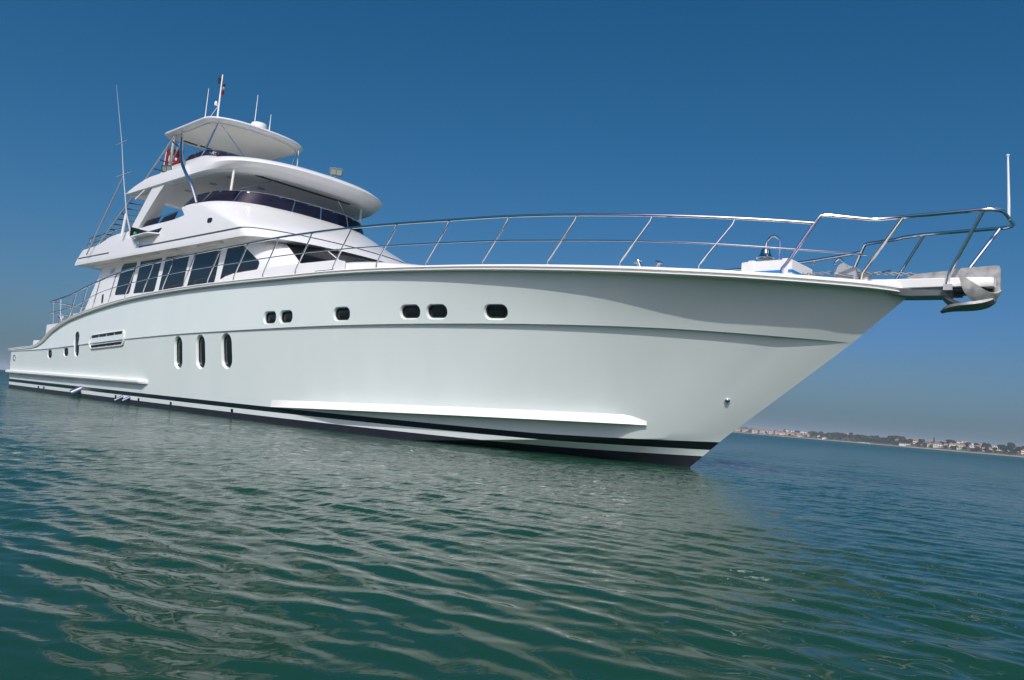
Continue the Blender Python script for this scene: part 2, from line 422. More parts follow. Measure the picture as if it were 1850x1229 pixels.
# deckhouse (saloon and wheelhouse) with raked front
DH = [(2.40, -7.2, 3.4, 2.4, 2.3, -23.25), (2.40, -8.4, 2.6, 2.4, 3.7, -22.2), (2.40, -10.3, 2.1, 2.3, 4.54, -21.52)]
def dh_at(z):
    for a, b in zip(DH, DH[1:]):
        if z <= b[4] or b is DH[-1]:
            t = (z - a[4]) / (b[4] - a[4]); return tuple(a[i] + (b[i] - a[i]) * t for i in range(6))
def dh_y(x, z):
    w_, xf, L, n_, _, _ = dh_at(z); s_ = (x - (xf - L)) / L
    return w_ if s_ <= 0 else w_ * max(0, 1 - min(1, s_) ** n_) ** (1 / n_)
def dh_x(y, z):
    w_, xf, L, n_, _, _ = dh_at(z); return xf - L + L * max(0, 1 - abs(y / w_) ** n_) ** (1 / n_)
dspec = [dh_at(2.3 + (4.54 - 2.3) * i / 12) for i in range(13)]
obj('deckhouse', loft_plan([(a[0], a[1], a[2], a[3], 2.3 + (4.54 - 2.3) * i / 12, a[5]) for i, a in enumerate(dspec)]), WHITE, yacht)

def rounded_poly(poly, rads, n=6):
    out = []
    N = len(poly)
    for i in range(N):
        p = Vector(poly[i]); a = Vector(poly[i - 1]); b = Vector(poly[(i + 1) % N]); r = rads[i] if isinstance(rads, (list, tuple)) else rads
        if r <= 0: out.append(p); continue
        da, db = (a - p).normalized(), (b - p).normalized()
        r = min(r, (a - p).length * .48, (b - p).length * .48)
        p1, p2 = p + da * r, p + db * r
        for k in range(n + 1):
            t = k / n; out.append(p1 * (1 - t) ** 2 + p * 2 * t * (1 - t) + p2 * t * t)
    return out
def side_panel(poly, rads, yfun, off, th, ncol=30):
    """convex polygon in the x-z plane laid as a panel on a wall, proud by off"""
    P = rounded_poly(poly, rads); xs = sorted(set([p[0] for p in P]))
    x0, x1 = xs[0] + 1e-4, xs[-1] - 1e-4
    cols = [x0 + (x1 - x0) * (0.5 - 0.5 * math.cos(math.pi * i / ncol)) for i in range(ncol + 1)]
    rings = []
    for x in cols:
        zs = []
        for a, b in zip(P, P[1:] + P[:1]):
            if (a[0] - x) * (b[0] - x) <= 0 and abs(a[0] - b[0]) > 1e-9:
                zs.append(a[1] + (b[1] - a[1]) * (x - a[0]) / (b[0] - a[0]))
        lo, hi = min(zs), max(zs)
        col = [Vector((x, -(yfun(x, lo + (hi - lo) * k / 6) + off), lo + (hi - lo) * k / 6)) for k in range(7)]
        back = [Vector((p.x, p.y + th, p.z)) for p in col[::-1]]
        rings.append(col + back)
    m = MB(); m.loft(rings, True, True); return m
WZ = 3.42
SAL = [([(-20.19, 3.44), (-19.86, 4.47), (-18.71, 4.45), (-19.02, 3.44)], [.10, .22, .02, .02]),
       ([(-18.68, 3.44), (-18.42, 4.455), (-16.87, 4.455), (-17.15, 3.44)], .02),
       ([(-16.85, 3.45), (-16.60, 4.46), (-15.06, 4.45), (-15.27, 3.46)], .02),
       ([(-14.99, 3.47), (-14.66, 4.45), (-13.20, 4.45), (-13.36, 3.50)], .02)]
for poly, rd in SAL:
    obj('saloon_window', side_panel(poly, rd, dh_y, .006, .03, 24), DGLASS, yacht, ang=40)
W5 = [(-13.06, 3.60), (-12.84, 4.45), (-12.03, 4.45), (-11.07, 3.93), (-11.20, 3.70), (-12.25, 3.68), (-12.7, 3.66)]
obj('saloon_window', side_panel(W5, [.02, .02, .02, .16, .12, .02, .02], dh_y, .006, .03, 40), DGLASS, yacht, ang=40)
# wheelhouse windscreen panes
def front_pane(ya0, ya1, yb0, yb1, z0, z1, off=.008):
    rings = []
    for i in range(21):
        s_ = i / 20; col = []
        for k in range(9):
            v = k / 8; z = z0 + (z1 - z0) * v
            y = (ya0 + (ya1 - ya0) * s_) * (1 - v) + (yb0 + (yb1 - yb0) * s_) * v
            x = dh_x(y, z)
            e = .01; dx = (dh_x(y + e, z) - dh_x(y - e, z)) / (2 * e); dz = (dh_x(y, z + e) - x) / e
            nrm = Vector((1, -dx, -dz)).normalized()
            col.append((Vector((x, y, z)), nrm))
        rings.append([p + n_ * off for p, n_ in col] + [p - n_ * .02 for p, n_ in col[::-1]])
    m = MB(); m.loft(rings, True, True); return m
for a in ((-2.12, -1.27, -1.86, -1.02), (-1.20, 1.20, -.95, .95), (1.27, 2.12, 1.02, 1.86)):
    obj('windscreen_pane', front_pane(*a, 3.62, 4.50), WSG, yacht, ang=40)

# foredeck trunk (coachroof) ahead of and beside the wheelhouse
TR = [(2.32, -4.75, 2.6, 2.3, 3.05, -13.2), (2.27, -5.2, 2.5, 2.3, 3.45, -13.0), (2.22, -5.55, 2.4, 2.3, 3.68, -12.75), (2.14, -5.75, 2.35, 2.3, 3.75, -12.4), (1.7, -6.6, 2.0, 2.2, 3.80, -11.5)]
obj('coachroof', loft_plan(TR), WHITE, yacht, ang=50)
# side fairing that sweeps up from the deck to the trunk
fm = MB()
poly = [(-13.35, 3.2), (-13.06, 3.52), (-12.7, 3.64), (-12.25, 3.70), (-11.2, 3.73), (-10.2, 3.755), (-9.2, 3.755), (-7.6, 3.74), (-7.6, 3.0), (-13.35, 3.0)]
fm.prism([(x, -2.46, z) for x, z in poly], (0, .2, 0))
obj('side_fairing', fm, WHITE, yacht)

# ------------------------------------------------------------------ upper deck body
UB_ = [(4.535, 2.84, -10.16, 1.30, 2.15, -22.98), (4.57, 2.845, -10.2, 1.25, 2.1, -22.95), (4.77, 2.84, -10.47, 1.06, 2.0, -22.76), (5.10, 2.82, -11.05, 1.35, 2.15, -22.32),
       (5.47, 2.76, -11.78, 1.8, 2.45, -21.9), (5.80, 2.70, -12.42, 2.2, 2.7, -21.6)]
UBI = [hermite([(r[0], r[k]) for r in UB_]) for k in range(1, 6)]
def ub_at(z): return [f(z) for f in UBI]
ZTOP = hermite([(-24, 5.06), (-20.95, 5.10), (-20.75, 5.12), (-20.15, 5.34), (-19.9, 5.37), (-19, 5.40), (-17.9, 5.43), (-15.85, 5.50), (-15.72, 5.52), (-15.45, 5.76), (-15.2, 5.80), (-14, 5.80), (-10, 5.80)])
def ub_plan(z, inset=0):
    w_, xf, L, n_, xa = ub_at(z)
    xs = plan(w_ - inset, xf - inset, L, n_, z, xa + inset, 0, 30, 6, 110)
    return xs
mb = MB(); rings = []
zb = [4.535, 4.555, 4.6, 4.66, 4.72, 4.77, 4.9, 5.05]
nv = len(ub_plan(4.6))
for z in zb: rings.append(ub_plan(z))
# wall above follows the stepped coaming height
for f_ in (.25, .5, .75, .94, 1.0):
    top = ub_plan(5.8); out = []
    for j in range(nv):
        zt = ZTOP(top[j].x); z = 5.05 + (zt - 5.05) * f_
        p = ub_plan(z)[j] if False else None
        out.append((j, z))
    # sample plan at several levels and interpolate
    lv = [5.05, 5.2, 5.35, 5.5, 5.65, 5.80]; pl = [ub_plan(q) for q in lv]
    ring = []
    for j, z in out:
        i = min(max(int((z - 5.05) / .15), 0), 4); t = (z - lv[i]) / .15
        ring.append(pl[i][j].lerp(pl[i + 1][j], t))
    if f_ == 1.0:
        ring = [Vector((p.x - (0.03 if p.x > -12.6 else 0), p.y * (1 - .03 / max(abs(p.y), .3)), p.z)) for p in ring]
    rings.append(ring)
inner = [Vector((p.x - (0.1 if p.x > -13 else 0) + (.1 if p.x < -21 else 0), p.y * .955, p.z)) for p in rings[-1]]
rings.append(inner); rings.append([Vector((p.x - .02, p.y * .99, 4.80)) for p in inner])
mb.loft(rings, True, True)
obj('upper_deck', mb, WHITE, yacht, ang=24)
# soffit frame under the overhang
obj('soffit', loft_plan([(2.52, -10.75, 1.6, 2.2, 4.495, -22.2), (2.54, -10.7, 1.6, 2.2, 4.54, -22.25)]), SOFFIT, yacht)
for k in range(6):
    m = MB(); m.box(-19.2 + k * 1.3, -19.08 + k * 1.3, -2.72, -2.66, 4.505, 4.536); obj('soffit_light', m, GREY, yacht)
# dark accent lines round the fascia
def ub_strip(x0, zf, hw, sx1=None, d=.006):
    w_, xf, L, n_, xa = ub_at(4.77)
    P = [p for p in plan(w_, xf, L, n_, 4.77, xa, 0, 40, 6, 120)]
    if sx1 is not None: P = [p for p in P if p.y < -2.8 and x0 <= p.x <= sx1]
    else: P = [p for p in P if (p.x >= x0)]
    m = MB(); rings = []
    for p, nrm in offset_path(P, 0):
        z = zf(p.x); wz = ub_at(z)
        # follow the wall at this height
        k = (ub_at(z)[0] - w_); q = Vector((p.x, p.y, z)) + nrm * k
        q.x += (ub_at(z)[1] - xf) * max(0, (p.x - (xf - L)) / L)
        rings.append([q + nrm * d + Vector((0, 0, -hw)), q + nrm * d + Vector((0, 0, hw)), q - nrm * .03 + Vector((0, 0, hw)), q - nrm * .03 + Vector((0, 0, -hw))])
    m.loft(rings, True, True); return m
obj('accent_stripe', ub_strip(-17.7, lambda x: 4.765, .022), RUBBER, yacht)
obj('accent_stripe', ub_strip(-22.7, lambda x: 4.765, .02, -19.95), RUBBER, yacht)

# tinted windscreen on the flybridge coaming
def screen(base, top, xcut, rail_r, name, post_pts, posts_r=.014, slope=.0):
    """base, top: plan specs (w, xf, L, n, z); glass from xcut round the front"""
    pb = plan(*base, -20, 0, 40, 6, 120); pt = plan(*top, -20, 0, 40, 6, 120)
    # resample both by arc fraction from the cut
    def trim(P, xc):
        return [p for p in P if p.x >= xc]
    def resample(P, n):
        d = [0]
        for a, b in zip(P, P[1:]): d.append(d[-1] + (b - a).length)
        out = []; i = 0
        for k in range(n + 1):
            s_ = d[-1] * k / n
            while i < len(d) - 2 and d[i + 1] < s_: i += 1
            t = (s_ - d[i]) / max(1e-9, d[i + 1] - d[i]); out.append(P[i].lerp(P[i + 1], t))
        return out
    B = resample(trim(pb, xcut), 80); T = resample(trim(pt, xcut + slope), 80)
    m = MB(); rings = []
    for (b, nb), (t, n2) in zip(offset_path(B, 0), offset_path(T, 0)):
        rings.append([b, t, t - n2 * .012, b - nb * .012])
    m.loft(rings, True, True)
    g = obj(name, m, TINT, yacht, ang=50)
    tm = MB(); tm.tube([B[0].lerp(T[0], .1)] + [p + Vector((0, 0, .012)) for p in T] + [B[-1].lerp(T[-1], .1)], rail_r, 8)
    obj('top_rail', tm, STEEL, g)
    for k in post_pts:
        pm = MB(); nrm = (B[min(k + 1, 80)] - B[max(k - 1, 0)]).normalized().cross(Vector((0, 0, 1))); nrm.z = 0; nrm.normalize()
        if nrm.x < 0 and abs(nrm.y) < .5: nrm = -nrm
        out = Vector((0, 0, 0))
        pm.tube([B[k] - Vector((0, 0, .03)), T[k] + Vector((0, 0, .005))], posts_r, 8)
        obj('post', pm, STEEL, g)
    for k in range(5, 80, 8):
        c = B[k].lerp(T[k], .93); n_ = (T[k + 1] - T[k]).normalized().cross(Vector((0, 0, 1))); n_ = n_ if n_.y * c.y > 0 or abs(c.y) < .3 and n_.x > 0 else -n_
        cm_ = MB(); cm_.obox(c + n_ * .014, (T[k + 1] - T[k]), n_, (0, 0, 1), .035, .012, .018); obj('clip', cm_, STEEL, g)
    return B, T, g
FB, FT, fg = screen((2.66, -12.46, 2.2, 2.7, 5.79), (2.46, -12.48, 2.3, 2.75, 6.15), -15.35, .017, 'flybridge_windscreen', (9, 19, 33, 41, 50, 62, 71), slope=.25)
# lower glass panels along the aft side of the coaming
for a in ((-18.28, -16.9), (-16.86, -15.78)):
    for s_ in (-1,):
        m = MB(); m.prism([(a[0], -2.68, 5.40), (a[1], -2.68, 5.44), (a[1] + .12, -2.64, 5.70), (a[0] + .3, -2.64, 5.64)], (0, .012, 0))
        obj('side_glass', m, TINT, yacht)
m = MB(); m.tube([(-18.1, -2.65, 5.64), (-16.9, -2.645, 5.675), (-15.62, -2.64, 5.71)], .013, 8); obj('side_glass_rail', m, STEEL, yacht)

# ------------------------------------------------------------------ flybridge hard top
HT = [(2.40, -12.75, 2.0, 2.6, 6.70, -19.3), (2.60, -12.6, 2.1, 2.6, 6.66, -19.40), (2.745, -12.42, 2.15, 2.6, 6.64, -19.46), (2.785, -12.25, 2.15, 2.55, 6.665, -19.42), (2.778, -11.95, 2.2, 2.5, 6.75, -19.15), (2.77, -11.80, 2.2, 2.5, 6.84, -18.8),
      (2.755, -11.84, 2.2, 2.45, 6.90, -18.55), (2.735, -12.0, 2.2, 2.4, 7.00, -18.05), (2.70, -12.25, 2.1, 2.4, 7.05, -17.8), (2.4, -12.9, 2.0, 2.4, 7.10, -17.6), (1.6, -14, 1.5, 2.2, 7.12, -17.4)]
obj('flybridge_roof', loft_plan(HT, ns=30), WHITE, yacht, ang=27)
m = loft_plan([(2.42, -12.72, 2.0, 2.6, 6.685, -19.25), (2.42, -12.72, 2.0, 2.6, 6.71, -19.25)]); obj('headliner', m, SOFFIT, yacht)
m = MB(); m.box(-13.08, -12.98, -1.75, 1.45, 6.665, 6.69); obj('light_strip', m, BLACK, yacht)
for x, y in ((-15.2, -1.9), (-15.2, 0), (-16.8, -1.9), (-16.8, -.4), (-14.2, -.9), (-14.0, -2.0)):
    m = MB(); m.lathe([(.0, 0), (.11, 0), (.12, .012), (.12, .03)], (x, y, 6.668)); obj('downlight', m, GREY, yacht)
# raked arch legs
def leg(s_):
    m = MB(); rings = []
    top = [(-17.40, 6.70), (-16.50, 6.70)]; bot = [(-18.75, 5.30), (-18.18, 5.30)]
    for k in range(9):
        v = k / 8; cv = .10 * 4 * v * (1 - v)
        xa = top[0][0] * v + bot[0][0] * (1 - v); xb = top[1][0] * v + bot[1][0] * (1 - v) + cv * .6 - .12 * 4 * v * (1 - v)
        z = 5.30 + 1.40 * v; yo = 2.77 - .04 * v; yi = yo - .5 + .25 * v
        rings.append([Vector((xa, s_ * yo, z)), Vector((xb, s_ * yo, z)), Vector((xb, s_ * yi, z)), Vector((xa, s_ * yi, z))])
    m.loft(rings, True, True); return m
for s_ in (-1, 1): obj('arch_leg', leg(s_), WHITE, yacht)
# upper bridge coaming and its windscreen
obj('bridge_coaming', loft_plan([(2.64, -13.2, 1.6, 2.5, 7.0, -17.75), (2.50, -13.9, 1.4, 2.6, 7.22, -17.45), (2.36, -14.45, 1.0, 3.2, 7.40, -17.0), (2.26, -14.72, .9, 3.6, 7.45, -16.7), (2.15, -14.9, .8, 3.6, 7.46, -16.5)]), WHITE, yacht, ang=40)
BB, BT, bgl = screen((2.20, -14.82, .8, 3.8, 7.44), (2.08, -15.15, .75, 4.2, 7.74), -16.9, .016, 'bridge_windscreen', (12, 26, 40, 54, 68), slope=.25)

# top hard top
H2 = [(1.55, -16.1, .8, 2.3, 8.995, -19.5), (1.66, -15.96, .9, 2.3, 8.985, -19.62), (1.74, -15.86, 1.0, 2.4, 9.01, -19.7), (1.765, -15.83, 1.0, 2.4, 9.06, -19.72), (1.74, -15.87, 1.0, 2.4, 9.115, -19.7), (1.64, -15.98, 1.0, 2.4, 9.15, -19.6), (1.2, -16.5, .8, 2.3, 9.18, -19.1)]
obj('top_roof', loft_plan(H2, ra=.28), WHITE, yacht, ang=50)
obj('top_headliner', loft_plan([(1.56, -16.1, .8, 2.3, 8.965, -19.5), (1.56, -16.1, .8, 2.3, 9.0, -19.5)], ra=.2), SOFFIT, yacht)
m = MB(); m.box(-19.0, -17.75, -1.55, -.5, 9.12, 9.22); obj('roof_locker', m, WHITE, yacht)
for x, y, h in ((-19.25, -1.0, .0), (-19.2, -.35, 0)):
    m = MB(); m.box(x - .06, x + .05, y - .28, y + .28, 8.945, 8.97); obj('hatch_slot', m, BLACK, yacht)
m = MB(); m.lathe([(.0, 0), (.22, 0), (.26, .05), (.27, .2), (.24, .27), (.1, .30), (0, .305)], (-16.45, -.02, 9.14), seg=28); obj('radar_dome', m, WHITE, yacht)
def antenna(x, y, z0, z1, r=.015):
    m = MB(); m.tube([(x, y, z0), (x, y, z0 + .14), (x, y, z0 + .16), (x, y, z1)], [r * 1.5, r * 1.5, r, r * .55], 8); return obj('whip_antenna', m, CAPW, yacht)
antenna(-17.0, -1.58, 9.1, 10.17); antenna(-16.32, -.25, 9.15, 10.30); antenna(-15.9, .06, 9.1, 9.66, .014)
m = MB(); m.tube([(-16.62, -1.36, 9.1), (-16.62, -1.36, 10.62)], [.031, .02], 10)
mast = obj('signal_mast', m, CAPW, yacht)
m = MB(); m.lathe([(0, 0), (.045, 0), (.05, .08), (.03, .13), (0, .14)], (-16.75, -1.40, 9.62), seg=12); m.tube([(-16.75, -1.40, 9.63), (-16.62, -1.36, 9.6)], .012, 6); m.tube([(-16.98, -1.5, 9.13), (-16.62, -1.36, 9.62)], .008, 6)
obj('masthead_lamp', m, WHITE, mast)

# tubes carrying the top roof
def tubes(name, paths, r, m_=STEEL, parent=None, seg=10):
    for p in paths:
        m = MB(); m.tube(p, r, seg); obj(name, m, m_, parent or yacht)
def smooth_path(pts, n=8):
    P = [Vector(p) for p in pts]; out = []
    for i in range(len(P) - 1):
        p0, p1, p2, p3 = P[max(i - 1, 0)], P[i], P[i + 1], P[min(i + 2, len(P) - 1)]
        for k in range(n):
            t = k / n
            out.append(.5 * ((2 * p1) + (p2 - p0) * t + (2 * p0 - 5 * p1 + 4 * p2 - p3) * t * t + (3 * p1 - p0 - 3 * p2 + p3) * t ** 3))
    out.append(P[-1]); return out
bent = smooth_path([(-18.42, -1.62, 9.0), (-17.45, -2.02, 8.35), (-16.4, -2.44, 7.70), (-15.55, -2.74, 7.14), (-15.05, -2.84, 6.78), (-14.62, -2.78, 6.3), (-14.45, -2.66, 5.82)])
tubes('roof_support', [bent, [(p.x, -p.y, p.z) for p in bent]], .052)
tubes('roof_support', [[(-19.04, -1.6, 9.0), (-19.22, -1.6, 7.05)], [(-19.04, 1.6, 9.0), (-19.22, 1.6, 7.05)]], .05, GREY)
tubes('roof_strut', [[(-16.3, -1.45, 8.97), (-15.95, -1.95, 7.76)], [(-16.3, 1.45, 8.97), (-16.45, 1.55, 7.1)]], .03)
tubes('roof_stay', [[(-16.3, -1.4, 8.95), (-15.0, -1.16, 7.74)], [(-16.3, 1.4, 8.95), (-15.6, .6, 7.2)]], .013)
tubes('roof_post', [[(-13.06, -2.38, 6.70), (-13.10, -2.38, 6.08)], [(-13.16, 2.0, 6.70), (-13.16, 2.0, 6.02)]], .034, CAPW)
tubes('roof_stay', [[(-13.0, 1.0, 6.68), (-13.0, 1.5, 6.1)], [(-13.03, -1.2, 6.67), (-13.6, -2.3, 6.1)]], .014)

# ladder up to the top roof and the lower ladder
def ladder(a0, a1, b0, b1, n, r=.03):
    m = MB(); m.tube([a0, a1], r, 8); lad = obj('ladder', m, GREY, yacht)
    m = MB(); m.tube([b0, b1], r, 8); obj('ladder_rail', m, GREY, lad)
    for k in range(n):
        t = (k + .6) / n
        m = MB(); m.tube([Vector(a0).lerp(Vector(a1), t), Vector(b0).lerp(Vector(b1), t)], r * .75, 6); obj('rung', m, RUBBER, lad)
    return lad
ladder((-20.75, -1.9, 7.20), (-18.36, -1.9, 8.70), (-20.35, -1.42, 7.20), (-18.9, -1.45, 8.74), 6)
ladder((-22.72, -2.3, 5.30), (-19.95, -2.3, 6.84), (-22.35, -1.8, 5.30), (-19.55, -1.8, 6.84), 10)

# floodlights
def floodlight(loc, aim, s=1.0):
    aim = Vector(aim).normalized(); side = aim.cross(Vector((0, 0, 1))).normalized(); upv = side.cross(aim)
    loc = Vector(loc)
    m = MB(); rr = roundrect(.25 * s, .15 * s, .06 * s)
    m.loft([[loc - aim * .14 * s + side * a * .5 + upv * b * .55 for a, b in rr], [loc - aim * .08 * s + side * a * .9 + upv * b * .9 for a, b in rr], [loc + side * a + upv * b for a, b in rr], [loc + aim * .03 * s + side * a + upv * b for a, b in rr]], True, True)
    o = obj('floodlight', m, STEEL, yacht)
    m = MB(); rr = roundrect(.22 * s, .12 * s, .05 * s); m.loft([[loc + aim * .02 * s + side * a + upv * b for a, b in rr], [loc + aim * .036 * s + side * a + upv * b for a, b in rr]], True, True); ln = obj('lens', m, LENS, o)
    m = MB(); r1, r2 = roundrect(.255 * s, .155 * s, .065 * s), roundrect(.205 * s, .105 * s, .045 * s)
    m.loft([[loc + aim * d_ * s + side * a + upv * b for a, b in q_] for d_, q_ in ((.0, r1), (.045, r1), (.048, r2), (.03, r2))], True, False); m.obox(loc + aim * .04 * s, side, upv, aim, .012 * s, .11 * s, .006 * s); obj('bezel', m, STEEL, o)
    m = MB(); m.tube([loc - upv * .15 * s, loc - upv * .15 * s - Vector((0, 0, .14 * s))], .04 * s, 8); obj('bracket', m, STEEL, o)
floodlight((-12.3, .36, 7.28), (.80, -.55, -.25), .78)
floodlight((-16.72, -2.66, 7.16), (.45, -.8, -.3), .72)
m = MB(); m.box(-16.95, -16.7, -2.66, -2.5, 6.95, 7.12); obj('junction_box', m, WHITE, yacht)

# sidelight shelf in the coaming, screen and lens
m = MB(); m.prism([(-17.25, -2.83, 5.20), (-16.20, -2.815, 5.24), (-16.36, -2.83, 5.06), (-17.3, -2.84, 5.05)], (0, .06, 0)); obj('niche_stand_in', m, DGLASS, yacht)  # flush dark glass panel put in place of the open niche
m = MB(); m.prism([(-17.85, -2.80, 5.05), (-16.2, -2.80, 5.05), (-16.5, -3.10, 5.05), (-17.7, -3.10, 5.03)], (0, 0, .03)); shelf = obj('sidelight_shelf', m, WHITE, yacht)
m = MB(); m.prism([(-17.82, -2.86, 5.08), (-17.82, -2.86, 5.36), (-17.55, -2.86, 5.30), (-16.9, -2.86, 5.18), (-16.9, -2.86, 5.08)], (0, -.05, 0)); m.box(-17.86, -17.80, -3.06, -2.84, 5.08, 5.36); obj('screen_board', m, BLACK, shelf)
m = MB(); m.lathe([(0, 0), (.05, 0), (.06, .05), (.05, .11), (0, .12)], (-17.62, -2.99, 5.09), seg=14); obj('lens', m, GREENL, shelf)

# outrigger poles on the starboard side
m = MB(); m.tube([(-17.42, -2.93, 4.84), (-18.05, -2.93, 5.1), (-18.64, -2.93, 5.85), (-19.37, -2.93, 7.28), (-19.88, -2.93, 8.46), (-20.47, -2.93, 9.57), (-21.07, -2.93, 10.7)], [.026, .026, .02, .014, .010, .007, .004], 8)
og = obj('outrigger', m, GREYW, yacht)
for a, b in (((-20.36, -2.93, 8.45), (-19.48, -2.93, 8.46)), ((-19.98, -2.93, 7.30), (-18.77, -2.93, 7.29))):
    m = MB(); m.tube([a, b], .010, 6); obj('spreader', m, GREYW, og)
m = MB(); m.tube([(-19.34, -2.93, 7.22), (-20.89, -2.93, 5.62), (-21.62, -2.95, 4.80)], [.022, .026, .022], 8); obj('boom', m, GREY, og)
m = MB(); m.tube([(-18.15, -2.93, 6.31), (-17.95, -2.7, 6.72)], .016, 6); obj('stay', m, CAPW, og)
m = MB(); m.tube([(-18.77, -2.9, 5.93), (-18.9, -2.9, 5.21)], .045, 8); obj('rod_holder', m, CAPW, yacht)

# rails round the aft end of the upper deck
def rail_group(name, tops, posts, r=.02, rp=.018, m_=STEEL):
    m = MB(); m.tube(tops[0], r, 8); g = obj(name, m, m_, yacht)
    for p in tops[1:]:
        m = MB(); m.tube(p, r * .75, 8); obj('lower_rail', m, m_, g)
    for p in posts:
        m = MB(); m.tube(p, rp, 8); obj('post', m, m_, g)
    return g
rail_group('upper_deck_rail', [[(-19.6, -2.6, 5.63), (-20.4, -2.6, 5.61), (-22.55, -2.6, 5.52), (-22.62, -2.5, 5.52), (-22.62, 2.5, 5.52), (-22.5, 2.6, 5.52), (-19.6, 2.6, 5.63)],
                               [(-20.2, -2.6, 5.43), (-22.72, -2.6, 5.32), (-22.78, -2.5, 5.32), (-22.78, 2.5, 5.32), (-20.2, 2.6, 5.43)]],
           [[(-22.48, -2.6, 5.51), (-22.73, -2.6, 5.04)], [(-21.49, -2.6, 5.57), (-21.71, -2.6, 5.07)], [(-20.46, -2.6, 5.61), (-20.54, -2.6, 5.10)], [(-22.62, -1.3, 5.51), (-22.78, -1.3, 4.85)], [(-22.62, 0, 5.51), (-22.78, 0, 4.85)], [(-22.62, 1.3, 5.51), (-22.78, 1.3, 4.85)], [(-22.48, 2.6, 5.51), (-22.73, 2.6, 5.04)]])

# ------------------------------------------------------------------ aft deck
m = MB(); m.prism([(-24.0, -3.13, 1.2), (-24.02, -3.13, 2.40), (-22.3, -3.13, 2.46), (-21.9, -3.13, 1.2)], (0, 6.26, 0)); obj('aft_deck_block', m, WHITE, yacht)
m = MB(); m.box(-25.35, -24.0, -3.1, 3.1, 1.2, 1.85); obj('cockpit_block', m, WHITE, yacht)
m = MB(); m.lathe([(0, 0), (.09, 0), (.06, .06), (.055, .2), (.1, .26), (.1, .3), (0, .31)], (-23.15, -2.98, 2.42), seg=14); obj('capstan', m, STEEL, yacht)
m = MB(); m.box(-22.9, -22.55, -2.9, -2.6, 2.42, 2.62); obj('locker', m, TEAK, yacht)
m = MB(); m.box(-21.65, -20.9, -3.1, -2.85, 2.62, 2.75); obj('deck_fitting', m, WHITE, yacht)
m = MB(); m.prism([(-20.75, -2.412, 4.35), (-20.42, -2.412, 4.38), (-20.5, -2.412, 4.22), (-20.83, -2.412, 4.20)], (0, .03, 0)); obj('name_plate', m, GREY, yacht)
m = MB(); m.prism([(x - 21.2, -2.408, z + 3.36) for x, z in stadium(.07, .16)], (0, .03, 0)); obj('side_scuttle', m, DGLASS, yacht)
m = MB(); m.prism([(x - 13.2, -2.83, z + 5.14) for x, z in stadium(.13, .07)], (0, .06, 0)); obj('coaming_port', m, DGLASS, yacht)

# ------------------------------------------------------------------ bow rails
TRZ = hermite([(-23.85, 3.22), (-22.8, 3.30), (-21.7, 3.385), (-20.8, 3.51), (-19, 3.73), (-17.46, 3.875), (-16.24, 3.95), (-14.4, 4.015), (-12.6, 4.07), (-11.3, 4.095), (-10, 4.118), (-8.77, 4.148), (-7.5, 4.152), (-6.18, 4.14), (-4.86, 4.117), (-3.5, 4.085), (-2.27, 4.07), (-1, 4.03), (.21, 3.977), (1.35, 3.925), (1.96, 3.899), (2.42, 3.877)])
MRZ = hermite([(-23.85, 2.82), (-22, 2.915), (-21, 2.995), (-20.2, 3.14), (-19.3, 3.285), (-17.6, 3.445), (-16.1, 3.52), (-14.3, 3.605), (-12, 3.665), (-10, 3.69), (-9, 3.71), (-7.9, 3.725), (-6.46, 3.716), (-5, 3.695), (-3.75, 3.67), (-2.4, 3.645), (-1.26, 3.605), (0, 3.565), (1.39, 3.503), (2.19, 3.465), (3.07, 3.44)])
def rail_y(x): return max(CAPB(x) - .10, .02)
def side_rails(s_):
    xs = [-23.85 + (2.42 + 23.85) * i / 110 for i in range(111)]
    m = MB(); m.tube([(x, s_ * rail_y(x), TRZ(x)) for x in xs], .026, 10); g = obj('bow_rail', m, STEEL, yacht)
    xs = [-23.85 + (3.05 + 23.85) * i / 110 for i in range(111)]
    m = MB(); m.tube([(x, s_ * rail_y(x), MRZ(x)) for x in xs], .013, 8); obj('mid_rail', m, STEEL, g)
    for x in [-21.59, -20.57, -19.46, -18.15, -16.9, -15.62, -14.35, -13.1, -11.8, -10.5, -9.21, -7.94, -6.62, -5.30, -3.98, -2.69, -1.42, -.19, .98]:
        z0 = SHZ(x) + .07; lean = .44 if x > -18 else .33; xt = x + lean
        y = lambda q: s_ * rail_y(q)
        pts = [(x, y(x), z0), (x, y(x), z0 + .10), (x + .03, y(x + .03), z0 + .16)]
        zt = TRZ(xt)
        pts += [(x + .03 + (lean - .05) * k, y(x + .03 + (lean - .05) * k), z0 + .16 + (zt - .10 - z0 - .16) * k) for k in (.33, .66, 1)]
        pts += [(xt, y(xt), zt - .03), (xt, y(xt), zt)]
        m = MB(); m.tube(pts, .0165, 8); obj('stanchion', m, STEEL, g)
        m = MB(); m.lathe([(0, 0), (.04, 0), (.035, .012), (.02, .018)], (x, y(x), z0 - .006), seg=10); obj('base_plate', m, STEEL, g)
    for x in (-23.48, -22.78):
        m = MB(); m.tube([(x + .06, s_ * 3.12, 2.42), (x, s_ * rail_y(x), TRZ(x))], .018, 8); obj('stanchion', m, STEEL, g)
side_rails(-1); side_rails(1)
rail_group('aft_deck_rail', [[(-23.8, -3.14, 3.20), (-23.8, 3.14, 3.20)], [(-23.8, -3.14, 2.82), (-23.8, 3.14, 2.82)]], [[(-23.8, y, 2.42), (-23.8, y, 3.2)] for y in (-2.5, -1.5, -.5, .5, 1.5, 2.5)])

